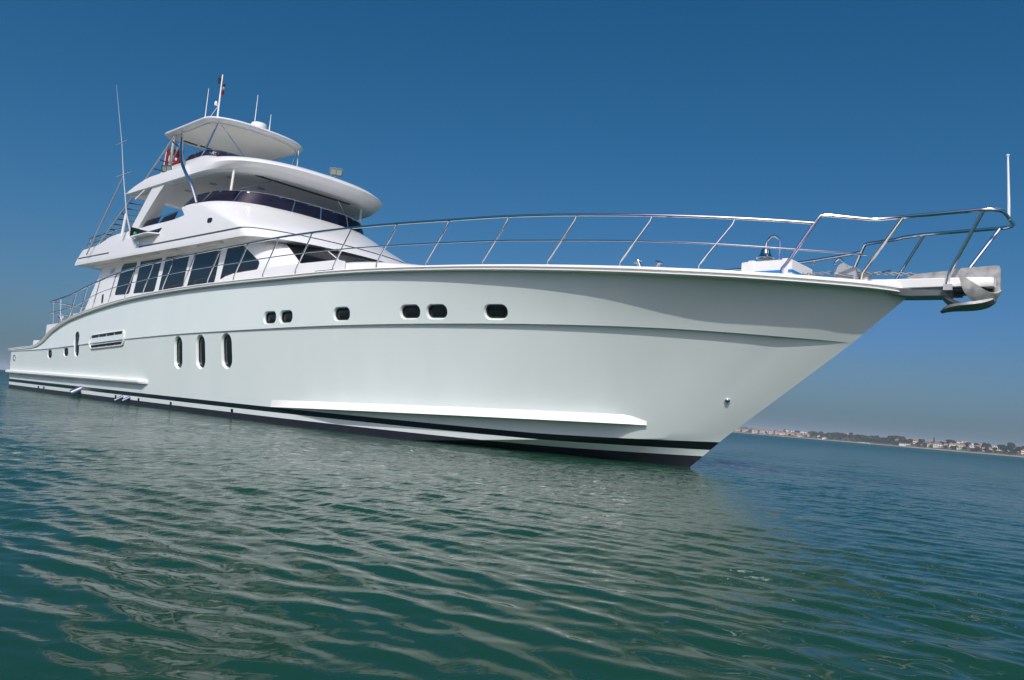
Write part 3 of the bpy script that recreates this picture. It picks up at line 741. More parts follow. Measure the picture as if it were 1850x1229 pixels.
# pulpit
def pulpit_side(s_): return [(2.05, s_ * 1.26, 3.06), (2.06, s_ * 1.25, 3.17), (2.12, s_ * 1.22, 3.26), (2.46, s_ * 1.02, 3.93), (2.50, s_ * 1.0, 3.99), (2.57, s_ * .97, 4.0), (3.10, s_ * .66, 3.955), (3.2, s_ * .6, 3.96), (3.52, s_ * .56, 3.97), (4.5, s_ * .55, 3.965)]
loop = pulpit_side(-1) + [(4.62, -.53, 3.963), (4.70, -.46, 3.96), (4.73, -.36, 3.96), (4.73, .36, 3.96), (4.70, .46, 3.96), (4.62, .53, 3.963)] + pulpit_side(1)[::-1]
m = MB(); m.tube(loop, .027, 10); pul = obj('pulpit_rail', m, STEEL, yacht)
for s_ in (-1, 1):
    m = MB(); m.tube([(3.0, s_ * .66, 3.03), (3.02, s_ * .66, 3.15), (3.06, s_ * .65, 3.22), (3.52, s_ * .56, 3.97)], .023, 8); obj('stanchion', m, STEEL, pul)
    m = MB(); m.tube([(4.065, s_ * .31, 3.0), (4.08, s_ * .31, 3.14), (4.11, s_ * .325, 3.22), (4.53, s_ * .545, 3.965)], .026, 8); obj('stanchion', m, STEEL, pul)
    m = MB(); m.box(4.015, 4.125, s_ * .31 - .03, s_ * .31 + .03, 2.915, 3.0); obj('clamp', m, GREYW, pul)
m = MB(); m.tube([(4.73, 0, 3.93), (4.725, 0, 4.2), (4.70, 0, 4.87)], [.02, .018, .012], 8); m.lathe([(0, 0), (.022, 0), (.022, .02), (0, .03)], (4.70, 0, 4.86), seg=10)
obj('jackstaff', m, CAPW, yacht)

# bow platform (anchor plank) with a slot for the anchor shank
pm = MB()
for s_ in (-1, 1):
    y0, y1 = s_ * .06, s_ * .28
    rings = []
    for x, zt, hh in ((2.2, 3.16, .22), (3.2, 3.125, .15), (4.0, 3.105, .135), (4.545, 3.088, .135), (4.61, 3.086, .12)):
        k = .0 if x < 4.6 else .05
        b = .012
        lo, hi = zt - hh, zt
        yy1 = y1 if x > 3.0 else s_ * (.36)
        yy1 = yy1 - s_ * k
        rings.append([Vector((x, y0, lo)), Vector((x, yy1 - s_ * b, lo)), Vector((x, yy1, lo + b)), Vector((x, yy1, hi - b)), Vector((x, yy1 - s_ * b, hi)), Vector((x, y0, hi))])
    pm.loft(rings, True, True)
pm.box(2.2, 3.35, -.0599, .0599, 2.97, 3.10)
plank = obj('bow_platform', pm, CAPW, yacht, ang=40)
bm_ = MB()
bm_.loft([[Vector((3.3, -.3, 2.90)), Vector((3.3, .3, 2.90)), Vector((3.3, .38, 2.975)), Vector((3.3, -.38, 2.975))], [Vector((3.52, -.2, 2.875)), Vector((3.52, .2, 2.875)), Vector((3.6, .26, 2.97)), Vector((3.6, -.26, 2.97))], [Vector((4.02, -.2, 2.865)), Vector((4.02, .2, 2.865)), Vector((4.06, .25, 2.965)), Vector((4.06, -.25, 2.965))]], True, True)
obj('bracket', bm_, GREY, plank)  # white bracket coloured grey: the shade under the platform is in its colour
m = MB(); m.box(4.10, 4.5, -.24, -.08, 2.925, 2.962); m.box(4.10, 4.5, .08, .24, 2.925, 2.962); obj('roller_frame', m, BLACK, plank)
m = MB(); m.tube([(4.5, -.075, 2.95), (4.5, .075, 2.95)], .075, 14); obj('bow_roller', m, BLACK, plank)

# chain stopper, bollards, cleats
m = MB(); m.prism([(2.40, -.12, 3.05), (2.75, -.12, 3.05), (2.74, -.12, 3.37), (2.64, -.12, 3.40), (2.62, -.12, 3.36), (2.55, -.12, 3.46), (2.48, -.12, 3.42), (2.42, -.12, 3.30)], (0, .24, 0))
ws = obj('chain_stopper', m, GREY, yacht)
m = MB(); m.tube(smooth_path([(2.44, -.13, 3.34), (2.42, -.13, 3.45), (2.49, -.13, 3.52), (2.55, -.13, 3.47)], 5), .018, 6); m.tube([(2.46, -.14, 3.28), (2.72, -.14, 3.22)], .014, 6); obj('lever', m, STEEL, ws)
m = MB(); m.lathe([(0, 0), (.09, 0), (.09, .03), (.05, .06), (.05, .14), (.09, .18), (0, .19)], (2.85, .02, 3.08), seg=14); obj('gypsy', m, GALV, ws)
for a, b in (((-.03, -1.82, 3.13), (-.11, -1.85, 3.31)), ((.17, -1.75, 3.13), (.25, -1.78, 3.29))):
    m = MB(); v = Vector(b) - Vector(a); m.lathe([(0, 0), (.032, 0), (.034, v.length - .02), (.062, v.length - .015), (.06, v.length), (0, v.length + .006)], a, v, 14); obj('bollard', m, STEEL, yacht)
for x in (-7.5, -7.22):
    m = MB(); y = -SHB(x) + .28; m.tube([(x - .15, y, 3.375), (x - .12, y, 3.37), (x + .12, y, 3.37), (x + .15, y, 3.375)], .018, 8); m.tube([(x - .05, y, 3.2), (x - .05, y, 3.37)], .016, 8); m.tube([(x + .05, y, 3.2), (x + .05, y, 3.37)], .016, 8); obj('cleat', m, STEEL, yacht)

# through-hull fittings and vents
def on_hull(x, z): return hull_frame(topside, x, z)
def pipe(x, z, r, l, down=.5, m_=STEEL):
    p, nn, t, u_ = on_hull(x, z); d = (nn - Vector((0, 0, down)) - t * .2).normalized()
    m = MB(); m.lathe([(0, -.04), (r, -.04), (r, l), (r * .75, l), (r * .75, l * .6), (0, l * .6)], p, d, 14); obj('drain_pipe', m, m_, yacht)
pipe(-19.9, .27, .11, .30); pipe(-16.6, .19, .05, .24); pipe(-16.1, .195, .05, .22)
for x, z in ((-15.5, .17), (-17.1, .18), (-13.5, .17), (-10.45, .175), (-24.1, .17), (-23.5, .18)):
    p, nn, t, u_ = on_hull(x, z); m = MB(); m.lathe([(0, -.03), (.045, -.03), (.045, .02), (.03, .025), (.028, 0), (0, 0)], p, nn, 12); obj('skin_fitting', m, BLACK, yacht)
p, nn, t, u_ = on_hull(.86, 1.19); m = MB(); m.lathe([(0, -.03), (.04, -.03), (.045, .02), (.03, .035), (0, .037)], p, nn, 14); obj('towing_eye', m, STEEL, yacht)
p, nn, t, u_ = on_hull(-27.2, 1.17); m = MB(); q = stadium(.15, .09)
m.loft([[p + nn * d + t * a * s_ + u_ * b * s_ for a, b in q] for d, s_ in ((-.02, 1.15), (.02, 1.15), (.02, .85), (-.03, .8))], True, True); obj('fairlead', m, STEEL, yacht)
# engine-room air intake: long rounded grille
def skin(x, z, d):
    zk = KNZ(x)
    if z >= zk: a, nn = hull_frame(bulwark, x, z)[:2]; return a + nn * d
    a, nn = hull_frame(topside, x, z)[:2]; return a + nn * (d + .035 * max(0, 1 - (zk - z) / .5))
def gp(a, b, d): return skin(-17.82 + a, 1.835 + .0515 * a + b, d)
o_, i_ = roundrect(1.36, .225, .2, 8), roundrect(1.325, .195, .18, 8)
def dense(pts, n=4):
    out = []
    for a, b in zip(pts, pts[1:] + pts[:1]):
        k = max(1, int(math.hypot(b[0] - a[0], b[1] - a[1]) / .25)); out += [(a[0] + (b[0] - a[0]) * q / k, a[1] + (b[1] - a[1]) * q / k) for q in range(k)]
    return out
o_ = dense(o_); m = MB(); rr_ = [(a * .975, b * .87) for a, b in o_]
m.loft([[gp(a, b, -.03) for a, b in o_], [gp(a, b, .022) for a, b in o_], [gp(a, b, .024) for a, b in rr_], [gp(a, b, -.02) for a, b in rr_]], True, False)
gr = obj('air_intake', m, CAPW, yacht)
for b0 in (-.18, .115):
    for k in range(4):
        a0 = -1.19 + k * .60
        m = MB(); fr_ = [gp(a0 + .53 * q / 3, b0, .012) for q in range(4)] + [gp(a0 + .53 * q / 3, b0 + .068, .012) for q in (3, 2, 1, 0)]
        bk_ = [gp(a0 + .53 * q / 3, b0, -.03) for q in range(4)] + [gp(a0 + .53 * q / 3, b0 + .068, -.03) for q in (3, 2, 1, 0)]
        m.loft([fr_, bk_], True, True); obj('slot', m, BLACK, gr)

# ------------------------------------------------------------------ loose things on board
# anchor
anc = thing('anchor', 'weathered galvanised claw anchor stowed in the slot of the bow platform', 'anchor', (4.3, 0, 2.9))
A0 = Vector((4.3, 0, 2.9))
def loc(mb): mb.v = [(x - A0.x, y - A0.y, z - A0.z) for x, y, z in mb.v]; return mb
shp = [(3.45, 3.19), (3.60, 3.235), (3.98, 3.255), (4.06, 3.275), (4.20, 3.285), (4.60, 3.295), (4.63, 3.29), (4.652, 3.26), (4.655, 2.95), (4.64, 2.90), (4.56, 2.86), (4.5, 2.90), (4.5, 3.12), (3.45, 3.12)]
m = MB(); m.prism([(x, -.022, z) for x, z in shp], (0, .044, 0)); obj('shank', loc(m), GALV, anc)
def sheet(grid, th=.022):
    n, k = len(grid), len(grid[0]); m = MB()
    N = [[None] * k for _ in range(n)]
    for i in range(n):
        for j in range(k):
            a = grid[min(i + 1, n - 1)][j] - grid[max(i - 1, 0)][j]; b = grid[i][min(j + 1, k - 1)] - grid[i][max(j - 1, 0)]
            q = a.cross(b); N[i][j] = q.normalized() if q.length > 1e-9 else Vector((0, 0, 1))
    rings = [[grid[i][j] + N[i][j] * th / 2 for j in range(k)] + [grid[i][j] - N[i][j] * th / 2 for j in range(k - 1, -1, -1)] for i in range(n)]
    m.loft(rings, True, True); return m
def bez(P, n):
    out = []
    for i in range(n + 1):
        t = i / n; q = [Vector(p) for p in P]
        while len(q) > 1: q = [a.lerp(b, t) for a, b in zip(q, q[1:])]
        out.append(q[0])
    return out
def fluke(s_):
    # curved blade from the crown (front, low) sweeping out, up and aft to a rounded tip
    e1 = bez([(4.655, 0, 2.95), (4.60, s_ * .14, 2.80), (4.47, s_ * .36, 2.95), (4.26, s_ * .42, 3.10)], 16)
    e2 = bez([(4.56, 0, 2.76), (4.40, s_ * .14, 2.69), (4.27, s_ * .46, 2.79), (4.235, s_ * .41, 3.07)], 16)
    return sheet([[a.lerp(b, j / 6) + Vector((0, 0, -.02 * 4 * (j / 6) * (1 - j / 6))) for j in range(7)] for a, b in zip(e1, e2)], .03)
for s_ in (-1, 1): obj('fluke', loc(fluke(s_)), GALV, anc)
e1 = bez([(4.58, -.10, 2.82), (4.44, -.34, 2.68), (4.10, -.36, 2.76), (3.93, -.02, 2.67)], 14); e2 = bez([(4.58, .10, 2.82), (4.44, .34, 2.68), (4.10, .36, 2.76), (3.93, .02, 2.67)], 14)
obj('palm', loc(sheet([[a.lerp(b, j / 4) - Vector((0, 0, .02 * 4 * j / 4 * (1 - j / 4))) for j in range(5)] for a, b in zip(e1, e2)], .04)), GALV, anc)
e1 = bez([(4.3, -.05, 2.72), (4.18, -.06, 2.76), (4.05, -.10, 2.80), (3.95, -.12, 2.90)], 8); e2 = bez([(4.3, .05, 2.72), (4.18, .16, 2.70), (4.02, .26, 2.72), (3.92, .2, 2.86)], 8)
obj('crown_plate', loc(sheet([[a.lerp(b, j / 4) for j in range(5)] for a, b in zip(e1, e2)], .04)), GALV, anc)

# anchor chain: separate links along the foredeck
ch = MB()
path = smooth_path([(1.86, .0, 3.33), (2.05, .0, 3.325), (2.40, .0, 3.335), (2.75, .0, 3.31), (3.0, .0, 3.285), (3.3, .0, 3.255), (3.6, 0, 3.23)], 14)
dist = [0]
for a, b in zip(path, path[1:]): dist.append(dist[-1] + (b - a).length)
s_, i, k = 0, 0, 0
while s_ < dist[-1] - .05:
    while dist[i + 1] < s_: i += 1
    t = (s_ - dist[i]) / (dist[i + 1] - dist[i]); c = path[i].lerp(path[i + 1], t); d = (path[i + 1] - path[i]).normalized()
    sd = Vector((0, 1, 0)) if k % 2 else Vector((0, .35, .94)).normalized()
    sd = (sd - d * sd.dot(d)).normalized()
    lk = [c + d * (.036 * math.copysign(1, math.cos(a)) * (abs(math.cos(a)) ** .8)) + sd * .022 * math.sin(a) for a in [2 * math.pi * q / 12 for q in range(12)]]
    ch.tube(lk, .0085, 6, closed=True); s_ += .054; k += 1
tag(obj('anchor_chain', ch, GALV), 'galvanised anchor chain running over the foredeck from the white box to the anchor', 'chain')

# white deck box with blue tape, straps
bx = thing('deck_box', 'white deck box with a blue stripe on the foredeck under the bell', 'box', (1.42, 0, 3.05))
def boxring(z, g=0): return [Vector((1.0 - g - 1.42, -.42 - g, z)), Vector((1.86 + g - 1.42, -.42 - g, z)), Vector((1.86 + g - 1.42, .42 + g, z)), Vector((1.0 - g - 1.42, .42 + g, z))]
m = MB(); m.loft([boxring(.0), boxring(.44), boxring(.46, -.03)], True, True); obj('case', m, CAPW, bx)
m = MB(); m.loft([boxring(.235, .003), boxring(.285, .003), boxring(.285, -.02), boxring(.235, -.02)], True, False); obj('stripe', m, BLUE, bx)
for x in (1.12, 1.70):
    m = MB(); m.box(x - 1.42, x - 1.42 + .1, -.431, .431, .02, .468); obj('strap', m, CAPW, bx)
m = MB(); m.box(1.67 - 1.42, 1.78 - 1.42, -.446, -.432, .06, .17); obj('buckle', m, TEAK, bx)
m = MB(); m.box(.955 - 1.42, .997 - 1.42, -.2, .2, .12, .4); obj('handle', m, BLACK, bx)

bl = thing('ship_bell', 'polished chrome bell hanging from a curved bracket above the white deck box', 'bell', (1.44, -.1, 3.51))
B0 = Vector((1.44, -.1, 3.51))
m = MB(); m.tube([Vector(q) - B0 for q in smooth_path([(1.50, -.1, 3.515), (1.50, -.1, 3.85), (1.48, -.1, 3.93), (1.41, -.1, 3.985), (1.33, -.1, 3.97), (1.275, -.1, 3.90), (1.26, -.1, 3.82)], 6)], .022, 10); obj('bracket', m, STEEL, bl)
m = MB(); m.lathe([(0, .175), (.03, .175), (.055, .165), (.075, .13), (.085, .08), (.105, .04), (.14, .012), (.15, 0), (.135, 0), (.09, .04), (.07, .1), (0, .14)], Vector((1.26, -.1, 3.62)) - B0, seg=28); obj('bell_body', m, STEEL, bl)
m = MB(); m.lathe([(0, 0), (.018, .01), (.018, .03), (.006, .04), (.006, .12), (0, .12)], Vector((1.26, -.1, 3.61)) - B0, seg=10); obj('clapper', m, STEEL, bl)

# flags
def flag_mesh(origin, dx, dz, n=14, k=8, amp=.03, ph=0., freq=2.2):
    o_, dx, dz = Vector(origin), Vector(dx), Vector(dz); nn = dx.cross(dz).normalized(); m = MB(); rows = []
    for i in range(n + 1):
        s_ = i / n
        rows.append([o_ + dx * s_ + dz * (j / k) + nn * amp * s_ ** .5 * math.sin(ph + freq * 2 * math.pi * s_ + j * .35) for j in range(k + 1)])
    m.loft(rows, False); return m, rows
def ensign_material():
    m = bpy.data.materials.new('ensign_cloth'); m.use_nodes = True; n, l = m.node_tree.nodes, m.node_tree.links; b = n['Principled BSDF']; b.inputs['Roughness'].default_value = .8
    b.inputs['Base Color'].default_value = (.20, .010, .014, 1)
    return m
ens = thing('ensign', 'red flag with a white crescent and star flying behind the upper bridge ladder', 'flag', (-19.15, -1.36, 8.3))
E0 = Vector((-19.15, -1.36, 8.3))
EM = ensign_material()
EW = mat('white_cloth', (.8, .8, .78), .8)
o3 = Vector((-20.1, -1.36, 8.80)) - E0; ddx, ddz = Vector((1.05, .18, -.22)), Vector((-.22, .05, -.62))
m, rows = flag_mesh(o3, ddx, ddz, amp=.045, ph=.4, freq=1.6); obj('cloth', m, EM, ens, fix=False)
nn = ddx.cross(ddz).normalized()
def on_flag(s_, v): return o3 + ddx * s_ + ddz * v + nn * .045 * s_ ** .5 * math.sin(.4 + 1.6 * 2 * math.pi * s_ + v * 8 * .35)
for sg in (1, -1):
    m = MB(); A = []; Bq = []
    for k in range(25):
        a = R(42 + 276 * k / 24); A.append(on_flag(.36 + .155 * math.cos(a), .5 - .25 * math.sin(a)) + nn * .006 * sg)
        b2 = R(55 + 250 * k / 24); Bq.append(on_flag(.40 + .122 * math.cos(b2), .5 - .197 * math.sin(b2)) + nn * .006 * sg)
    m.loft([A, Bq], False); obj('crescent', m, EW, ens, fix=False)
    pts = [on_flag(.55 + (.075 if k % 2 == 0 else .03) * math.cos(R(180 + 36 * k)), .5 + (.12 if k % 2 == 0 else .048) * math.sin(R(180 + 36 * k))) + nn * .006 * sg for k in range(10)]
    c = on_flag(.55, .5) + nn * .006 * sg
    m = MB(); m.add([c] + pts, [(0, 1 + k, 1 + (k + 1) % 10) for k in range(10)]); obj('star', m, EW, ens, fix=False)
m = MB(); m.tube([o3 + Vector((.02, 0, .12)), o3 + ddz * 1.02, o3 + ddz * 1.02 + Vector((.3, .05, -1.0))], .018, 8); obj('flag_staff', m, CAPW, ens)
BLACKC = mat('dark_cloth', (.02, .03, .035), .85); REDC = mat('red_cloth', (.12, .010, .018), .85); GREENC = mat('green_cloth', (.012, .045, .04), .85)
pn = thing('burgee', 'small dark bunched pennant at the very top of the signal mast', 'flag', (-16.62, -1.36, 10.45))
def bundle(c, w_, h_, seedv, squash=.5):
    m = MB(); rnd = random.Random(seedv); rings = []
    for i in range(9):
        v = i / 8; r = w_ * (.55 + .45 * math.sin(v * math.pi)) * rnd.uniform(.8, 1.15)
        rings.append([Vector((c[0] + r * math.cos(a) * (1 + .25 * math.sin(3 * a + i)), c[1] + squash * r * math.sin(a), c[2] - h_ * v)) for a in [2 * math.pi * q / 14 for q in range(14)]])
    m.loft(rings, True, True); return m
obj('cloth', bundle((-.11, -.03, .13), .085, .24, 3), BLACKC, pn)
obj('hoist', bundle((-.045, -.01, .11), .035, .22, 4), REDC, pn)
cf = thing('courtesy_flag', 'small red, white and green flag furled halfway up the signal mast', 'flag', (-16.62, -1.36, 10.2))
obj('green_band', bundle((.11, .03, .10), .075, .10, 5), GREENC, cf)
obj('white_band', bundle((.10, .03, .02), .055, .10, 6), GREY, cf)
obj('red_band', bundle((.085, .03, -.10), .085, .17, 7), REDC, cf)
# ------------------------------------------------------------------ far shore
def bearing(px):
    """ground direction for a compass bearing given as degrees right of the camera heading"""
    a = R(px); return fw * math.cos(a) + rt * math.sin(a)
HC = Vector((CAM.x, CAM.y, 0))
SD = hermite([(8, 2900), (12, 2250), (17, 1900), (22, 1520), (27, 1280), (33.4, 1060), (38, 930), (46, 800), (60, 700)])   # shoreline distance by bearing
def shore_pt(b, back=0.0, z=0.0): return HC + bearing(b) * (SD(b) + back) + Vector((0, 0, z))
LH = lambda b, back: 0.9 + 9.5 * (1 - math.exp(-back / 90.0)) + 0.8 * math.sin(b * 1.7) * min(1, back / 40)
lm = MB(); rings = []
for i in range(140):
    b = 7.5 + (60 - 7.5) * i / 139
    rings.append([shore_pt(b, d, z if z is not None else LH(b, d)) for d, z in ((-6, -.6), (0, .05), (9, .7), (17, None), (40, None), (90, None), (160, None), (420, None), (430, -2))])
lm.loft(rings, False)
LANDM = mat('dry_scrub', (.10, .105, .06), .9, noise=(.06, .35))
tag(obj('land', lm, LANDM, fix=False), kind='structure')
bmx = MB(); rings = []
for i in range(140):
    b = 7.6 + (59.8 - 7.6) * i / 139; wv = 1.5 * math.sin(b * 3.1) + 1.2 * math.sin(b * 7.3)
    rings.append([shore_pt(b, d + wv * k, z) for d, z, k in ((-1.5, .02, 0), (2, .35, 0), (7, .85, .3), (15.2, 1.5, 1), (15.5, .9, 1))])
bmx.loft(rings, False)
SAND = mat('pale_sand', (.40, .33, .25), .9, noise=(.3, .25))
tag(obj('beach', bmx, SAND, fix=False), kind='structure')
hl = MB(); rings = []
for i in range(60):
    t = i / 59; b = 6 + 20 * t
    h = .64 * (70 * math.exp(-((b - 15.0) / 4.2) ** 2) + 55 * math.exp(-((b - 20.5) / 2.2) ** 2) * .35 + 20 * math.exp(-((b - 9) / 2.5) ** 2) + 1.2 * math.sin(b * 9)) + .1
    rings.append([HC + bearing(b) * d + Vector((0, 0, z)) for d, z in ((4000, -3), (4150, h * .55), (4300, h), (4600, h * .6), (4800, -3))])
hl.loft(rings, False)
HILLM = mat('hill_scrub', (.09, .10, .07), .95, noise=(.01, .3))
tag(obj('hill', hl, HILLM, fix=False), kind='structure')

def crown_mesh(seedv, w_, h_, kind='round', nleaf=520, leaf=.075):
    """a crown of many small leaf-clump faces spread through several lobes"""
    rnd = random.Random(seedv); m = MB(); lobes = []
    if kind == 'round':
        for k in range(9):
            a = rnd.uniform(0, 6.28); r = rnd.uniform(0, .33) * w_
            lobes.append((Vector((r * math.cos(a), r * math.sin(a), h_ * rnd.uniform(.34, .74))), rnd.uniform(.18, .32) * w_, rnd.uniform(.16, .26) * h_))
    elif kind == 'pine':
        for k in range(8):
            a = rnd.uniform(0, 6.28); r = rnd.uniform(.05, .36) * w_
            lobes.append((Vector((r * math.cos(a), r * math.sin(a), h_ * rnd.uniform(.62, .86))), rnd.uniform(.2, .3) * w_, .10 * h_))
    else:
        for k in range(9):
            t = k / 8; lobes.append((Vector((0, 0, h_ * (.16 + .76 * t))), w_ * .5 * (1.02 - t) ** .7 + .05 * w_, h_ * .11))
    for _ in range(nleaf):
        c, rx, rz = rnd.choice(lobes); a, q = rnd.uniform(0, 6.28), rnd.uniform(-1, 1); s_ = math.sqrt(1 - q * q); k = rnd.uniform(.6, 1.08)
        p = c + Vector((rx * s_ * math.cos(a), rx * s_ * math.sin(a), rz * q)) * k
        e = Vector((rnd.gauss(0, 1), rnd.gauss(0, 1), rnd.gauss(0, .6))).normalized(); f_ = e.cross(Vector((rnd.gauss(0, 1), rnd.gauss(0, 1), rnd.gauss(0, 1)))).normalized()
        L = leaf * w_ * rnd.uniform(.7, 1.6)
        m.add([p + e * L, p + f_ * L * .8, p - e * L * .9, p - f_ * L], [(0, 1, 2, 3)])
    return m
def leaf_mat(name, c):
    m = mat(name, c, .8, spec=.2); n, l = m.node_tree.nodes, m.node_tree.links
    g = n.new('ShaderNodeNewGeometry'); r = n.new('ShaderNodeMapRange'); r.inputs[3].default_value = .55; r.inputs[4].default_value = 1.5
    v = n.new('ShaderNodeVectorMath'); v.operation = 'SCALE'; v.inputs[0].default_value = c
    l.new(g.outputs['Random Per Island'], r.inputs[0]); l.new(r.outputs[0], v.inputs['Scale']); l.new(v.outputs[0], n['Principled BSDF'].inputs['Base Color']); return m
LEAF = [leaf_mat('dark_leaf', (.030, .050, .026)), leaf_mat('olive_leaf', (.060, .070, .034)), leaf_mat('green_leaf', (.040, .070, .028))]
BARK = mat('bark', (.09, .065, .045), .9)
def trunk_mesh(w_, h_, seedv, top=.5):
    rnd = random.Random(seedv); m = MB()
    m.tube([(0, 0, -.8), (.02 * w_, 0, h_ * .2), (0, .02 * w_, h_ * top)], [.035 * w_, .028 * w_, .018 * w_], 6)
    for k in range(3):
        a = rnd.uniform(0, 6.28); m.tube([(0, 0, h_ * top * .7), (.22 * w_ * math.cos(a), .22 * w_ * math.sin(a), h_ * (top + .12))], [.018 * w_, .008 * w_], 5)
    return m
def make_tree(kind, seedv, w_, h_, lm_, name, label, group):
    t = thing(name, label, 'tree', (0, 0, 0), group)
    obj('crown', crown_mesh(seedv, w_, h_, kind), lm_, t, ang=0, fix=False)
    obj('trunk', trunk_mesh(w_, h_, seedv, .75 if kind == 'cypress' else .5), BARK, t)
    return t
def dup(root, loc, rz, sc, label, group):
    r = root.copy(); COL.objects.link(r); r.location = loc; r.rotation_euler = (0, 0, rz); r.scale = sc; r['label'] = label
    if group: r['group'] = group
    for c in root.children:
        k = c.copy(); COL.objects.link(k); k.parent = r
    return r
protos = []
def px2b(px): return math.degrees(math.atan((px - 925) / 1400 * 1.004 + .0))      # photo column to bearing (near the horizon)
PB = lambda px: math.degrees(math.atan2(*(lambda d: (d.dot(rt), d.dot(fw)))(F + (px - 925) / 1400 * RX - (667.5 + .0853 * px - 614.5) / 1400 * UX)))
TG1, TG2, TG3 = 'round trees on the far shore', 'pine trees on the far shore', 'olive trees on the far shore'
LB1 = 'dark round tree in the green belt along the far shore'; LB2 = 'flat-topped pine among the houses of the far shore'; LB3 = 'small olive-green tree by the beach of the far shore'
kinds = [('round', 11, 8.5, 8.5, LEAF[0], 'tree', LB1, TG1), ('round', 12, 9.5, 7.5, LEAF[2], 'tree', LB1, TG1), ('round', 15, 7.5, 9.0, LEAF[0], 'tree', LB1, TG1),
         ('pine', 13, 9.0, 9.5, LEAF[0], 'pine_tree', LB2, TG2), ('round', 14, 6.0, 4.6, LEAF[1], 'olive_tree', LB3, TG3)]
used = [False] * len(kinds)
for k in kinds: protos.append(make_tree(*k[:5], k[5], k[6], k[7]))
rnd = random.Random(21)
spots = []
for px in np.arange(1334, 1990, 3.0):
    px = float(px) + rnd.uniform(-1.4, 1.4)
    dense = 1.0 if 1462 < px < 1640 else (.5 if px > 1640 else .36)
    for row in range(3):
        if rnd.random() > dense * ((1.0, .85, .8) if 1462 < px < 1640 else (1.0, .8, .35))[row]: continue
        back = (17, 46, 92)[row] + rnd.uniform(-5, 16)
        spots.append((px, back, row))
rnd.shuffle(spots)
for px, back, row in spots[:288]:
    b = PB(px)
    ki = rnd.choice([4, 4, 0, 1]) if row == 0 else rnd.choice([0, 0, 1, 2, 2, 3])
    s_ = rnd.uniform(.62, 1.12) * (.8 if row == 0 else 1.0) * (.85 if px < 1462 else 1.0)
    loc_ = shore_pt(b, back, LH(b, back) - .1); rz = rnd.uniform(0, 6.28); sc = (s_ * rnd.uniform(.85, 1.2), s_, s_ * rnd.uniform(.8, 1.15))
    if not used[ki]:
        used[ki] = True; r = protos[ki]; r.location = loc_; r.rotation_euler = (0, 0, rz); r.scale = sc
    else: dup(protos[ki], loc_, rz, sc, kinds[ki][6], kinds[ki][7])
cy = make_tree('cypress', 31, 3.6, 13.0, LEAF[0], 'cypress_tree', 'tall dark pointed cypress standing above the houses on the far shore', None); b = PB(1687); cy.location = shore_pt(b, 60, LH(b, 60))

# houses, each its own thing
WALLS = [mat('white_render', (.72, .67, .59), .8), mat('cream_render', (.62, .54, .42), .8), mat('pink_render', (.60, .42, .34), .8), mat('grey_render', (.48, .47, .45), .8)]
TILE = mat('red_roof_tile', (.30, .165, .115), .8, noise=(.8, .2)); FLAT = mat('flat_roof', (.58, .56, .52), .9)
WIN = mat('house_window', (.035, .045, .055), .3)
def house(px, back, wd, dp, ht, wall, roof, label, name='house', storeys=2, dz=0.0):
    back = 12 + (back - 12) * 1.7; b = PB(px); p = shore_pt(b, back, LH(b, back) + dz); rz = math.atan2(-bearing(b).y, -bearing(b).x) + math.pi / 2 + rnd.uniform(-.35, .35)
    t = thing(name, label, 'house' if name == 'house' else name.replace('_', ' '), p); t.rotation_euler = (0, 0, rz)
    m = MB(); m.box(-wd / 2, wd / 2, -dp / 2, dp / 2, -1.5, ht)
    if storeys > 1 and roof == 'flat': m.box(-wd * .36, wd * .42, -dp * .42, dp * .5 - .01, ht + .25, ht + 2.6)
    obj('wall', m, wall, t, ang=0)
    m = MB()
    if roof == 'flat':
        m.box(-wd / 2 - .3, wd / 2 + .3, -dp / 2 - .6, dp / 2 + .3, ht + .003, ht + .25)
        if storeys > 1: m.box(-wd * .36 - .3, wd * .42 + .3, -dp * .42 - .3, dp * .5 + .2, ht + 2.603, ht + 2.8)
        obj('roof', m, FLAT, t, ang=0)
    else:
        e = .55; rh = ht + wd * .0 + min(dp, wd) * .26
        m.add([(-wd / 2 - e, -dp / 2 - e, ht), (wd / 2 + e, -dp / 2 - e, ht), (wd / 2 + e, dp / 2 + e, ht), (-wd / 2 - e, dp / 2 + e, ht), (-wd / 2 + dp * .38, 0, rh), (wd / 2 - dp * .38, 0, rh)], [(0, 1, 5, 4), (1, 2, 5), (2, 3, 4, 5), (3, 0, 4), (3, 2, 1, 0)])
        rf = obj('roof', m, TILE, t, ang=0)
        m = MB(); m.box(wd * .2, wd * .2 + .5, .2, .7, ht + .3, rh + .5); obj('chimney', m, wall, rf, ang=0)
    n = max(2, int(wd / 3.0))
    for s_ in range(storeys):
        z0 = .9 + s_ * (ht / storeys if roof != 'flat' else 99 if s_ else 1)
        if roof == 'flat' and s_: z0 = ht + .8
        for k in range(n):
            x = -wd / 2 + (k + .5) * wd / n
            if roof == 'flat' and s_ and not (-wd * .34 < x < wd * .4): continue
            yf = -dp / 2 if not (roof == 'flat' and s_) else -dp * .42
            m = MB(); m.box(x - .55, x + .55, yf - .05, yf + .1, z0, z0 + 1.35); obj('window', m, WIN, t, ang=0)
    if roof != 'flat' and storeys > 1:
        m = MB(); m.box(-wd * .35, wd * .35, -dp / 2 - 1.2, -dp / 2 - .003, ht / 2 - .15, ht / 2 + .05); m.box(-wd * .35, wd * .35, -dp / 2 - 1.2, -dp / 2 - 1.1, ht / 2 + .053, ht / 2 + .9); obj('balcony', m, wall, t, ang=0)
    return t
W_, C_, P_, G_ = WALLS
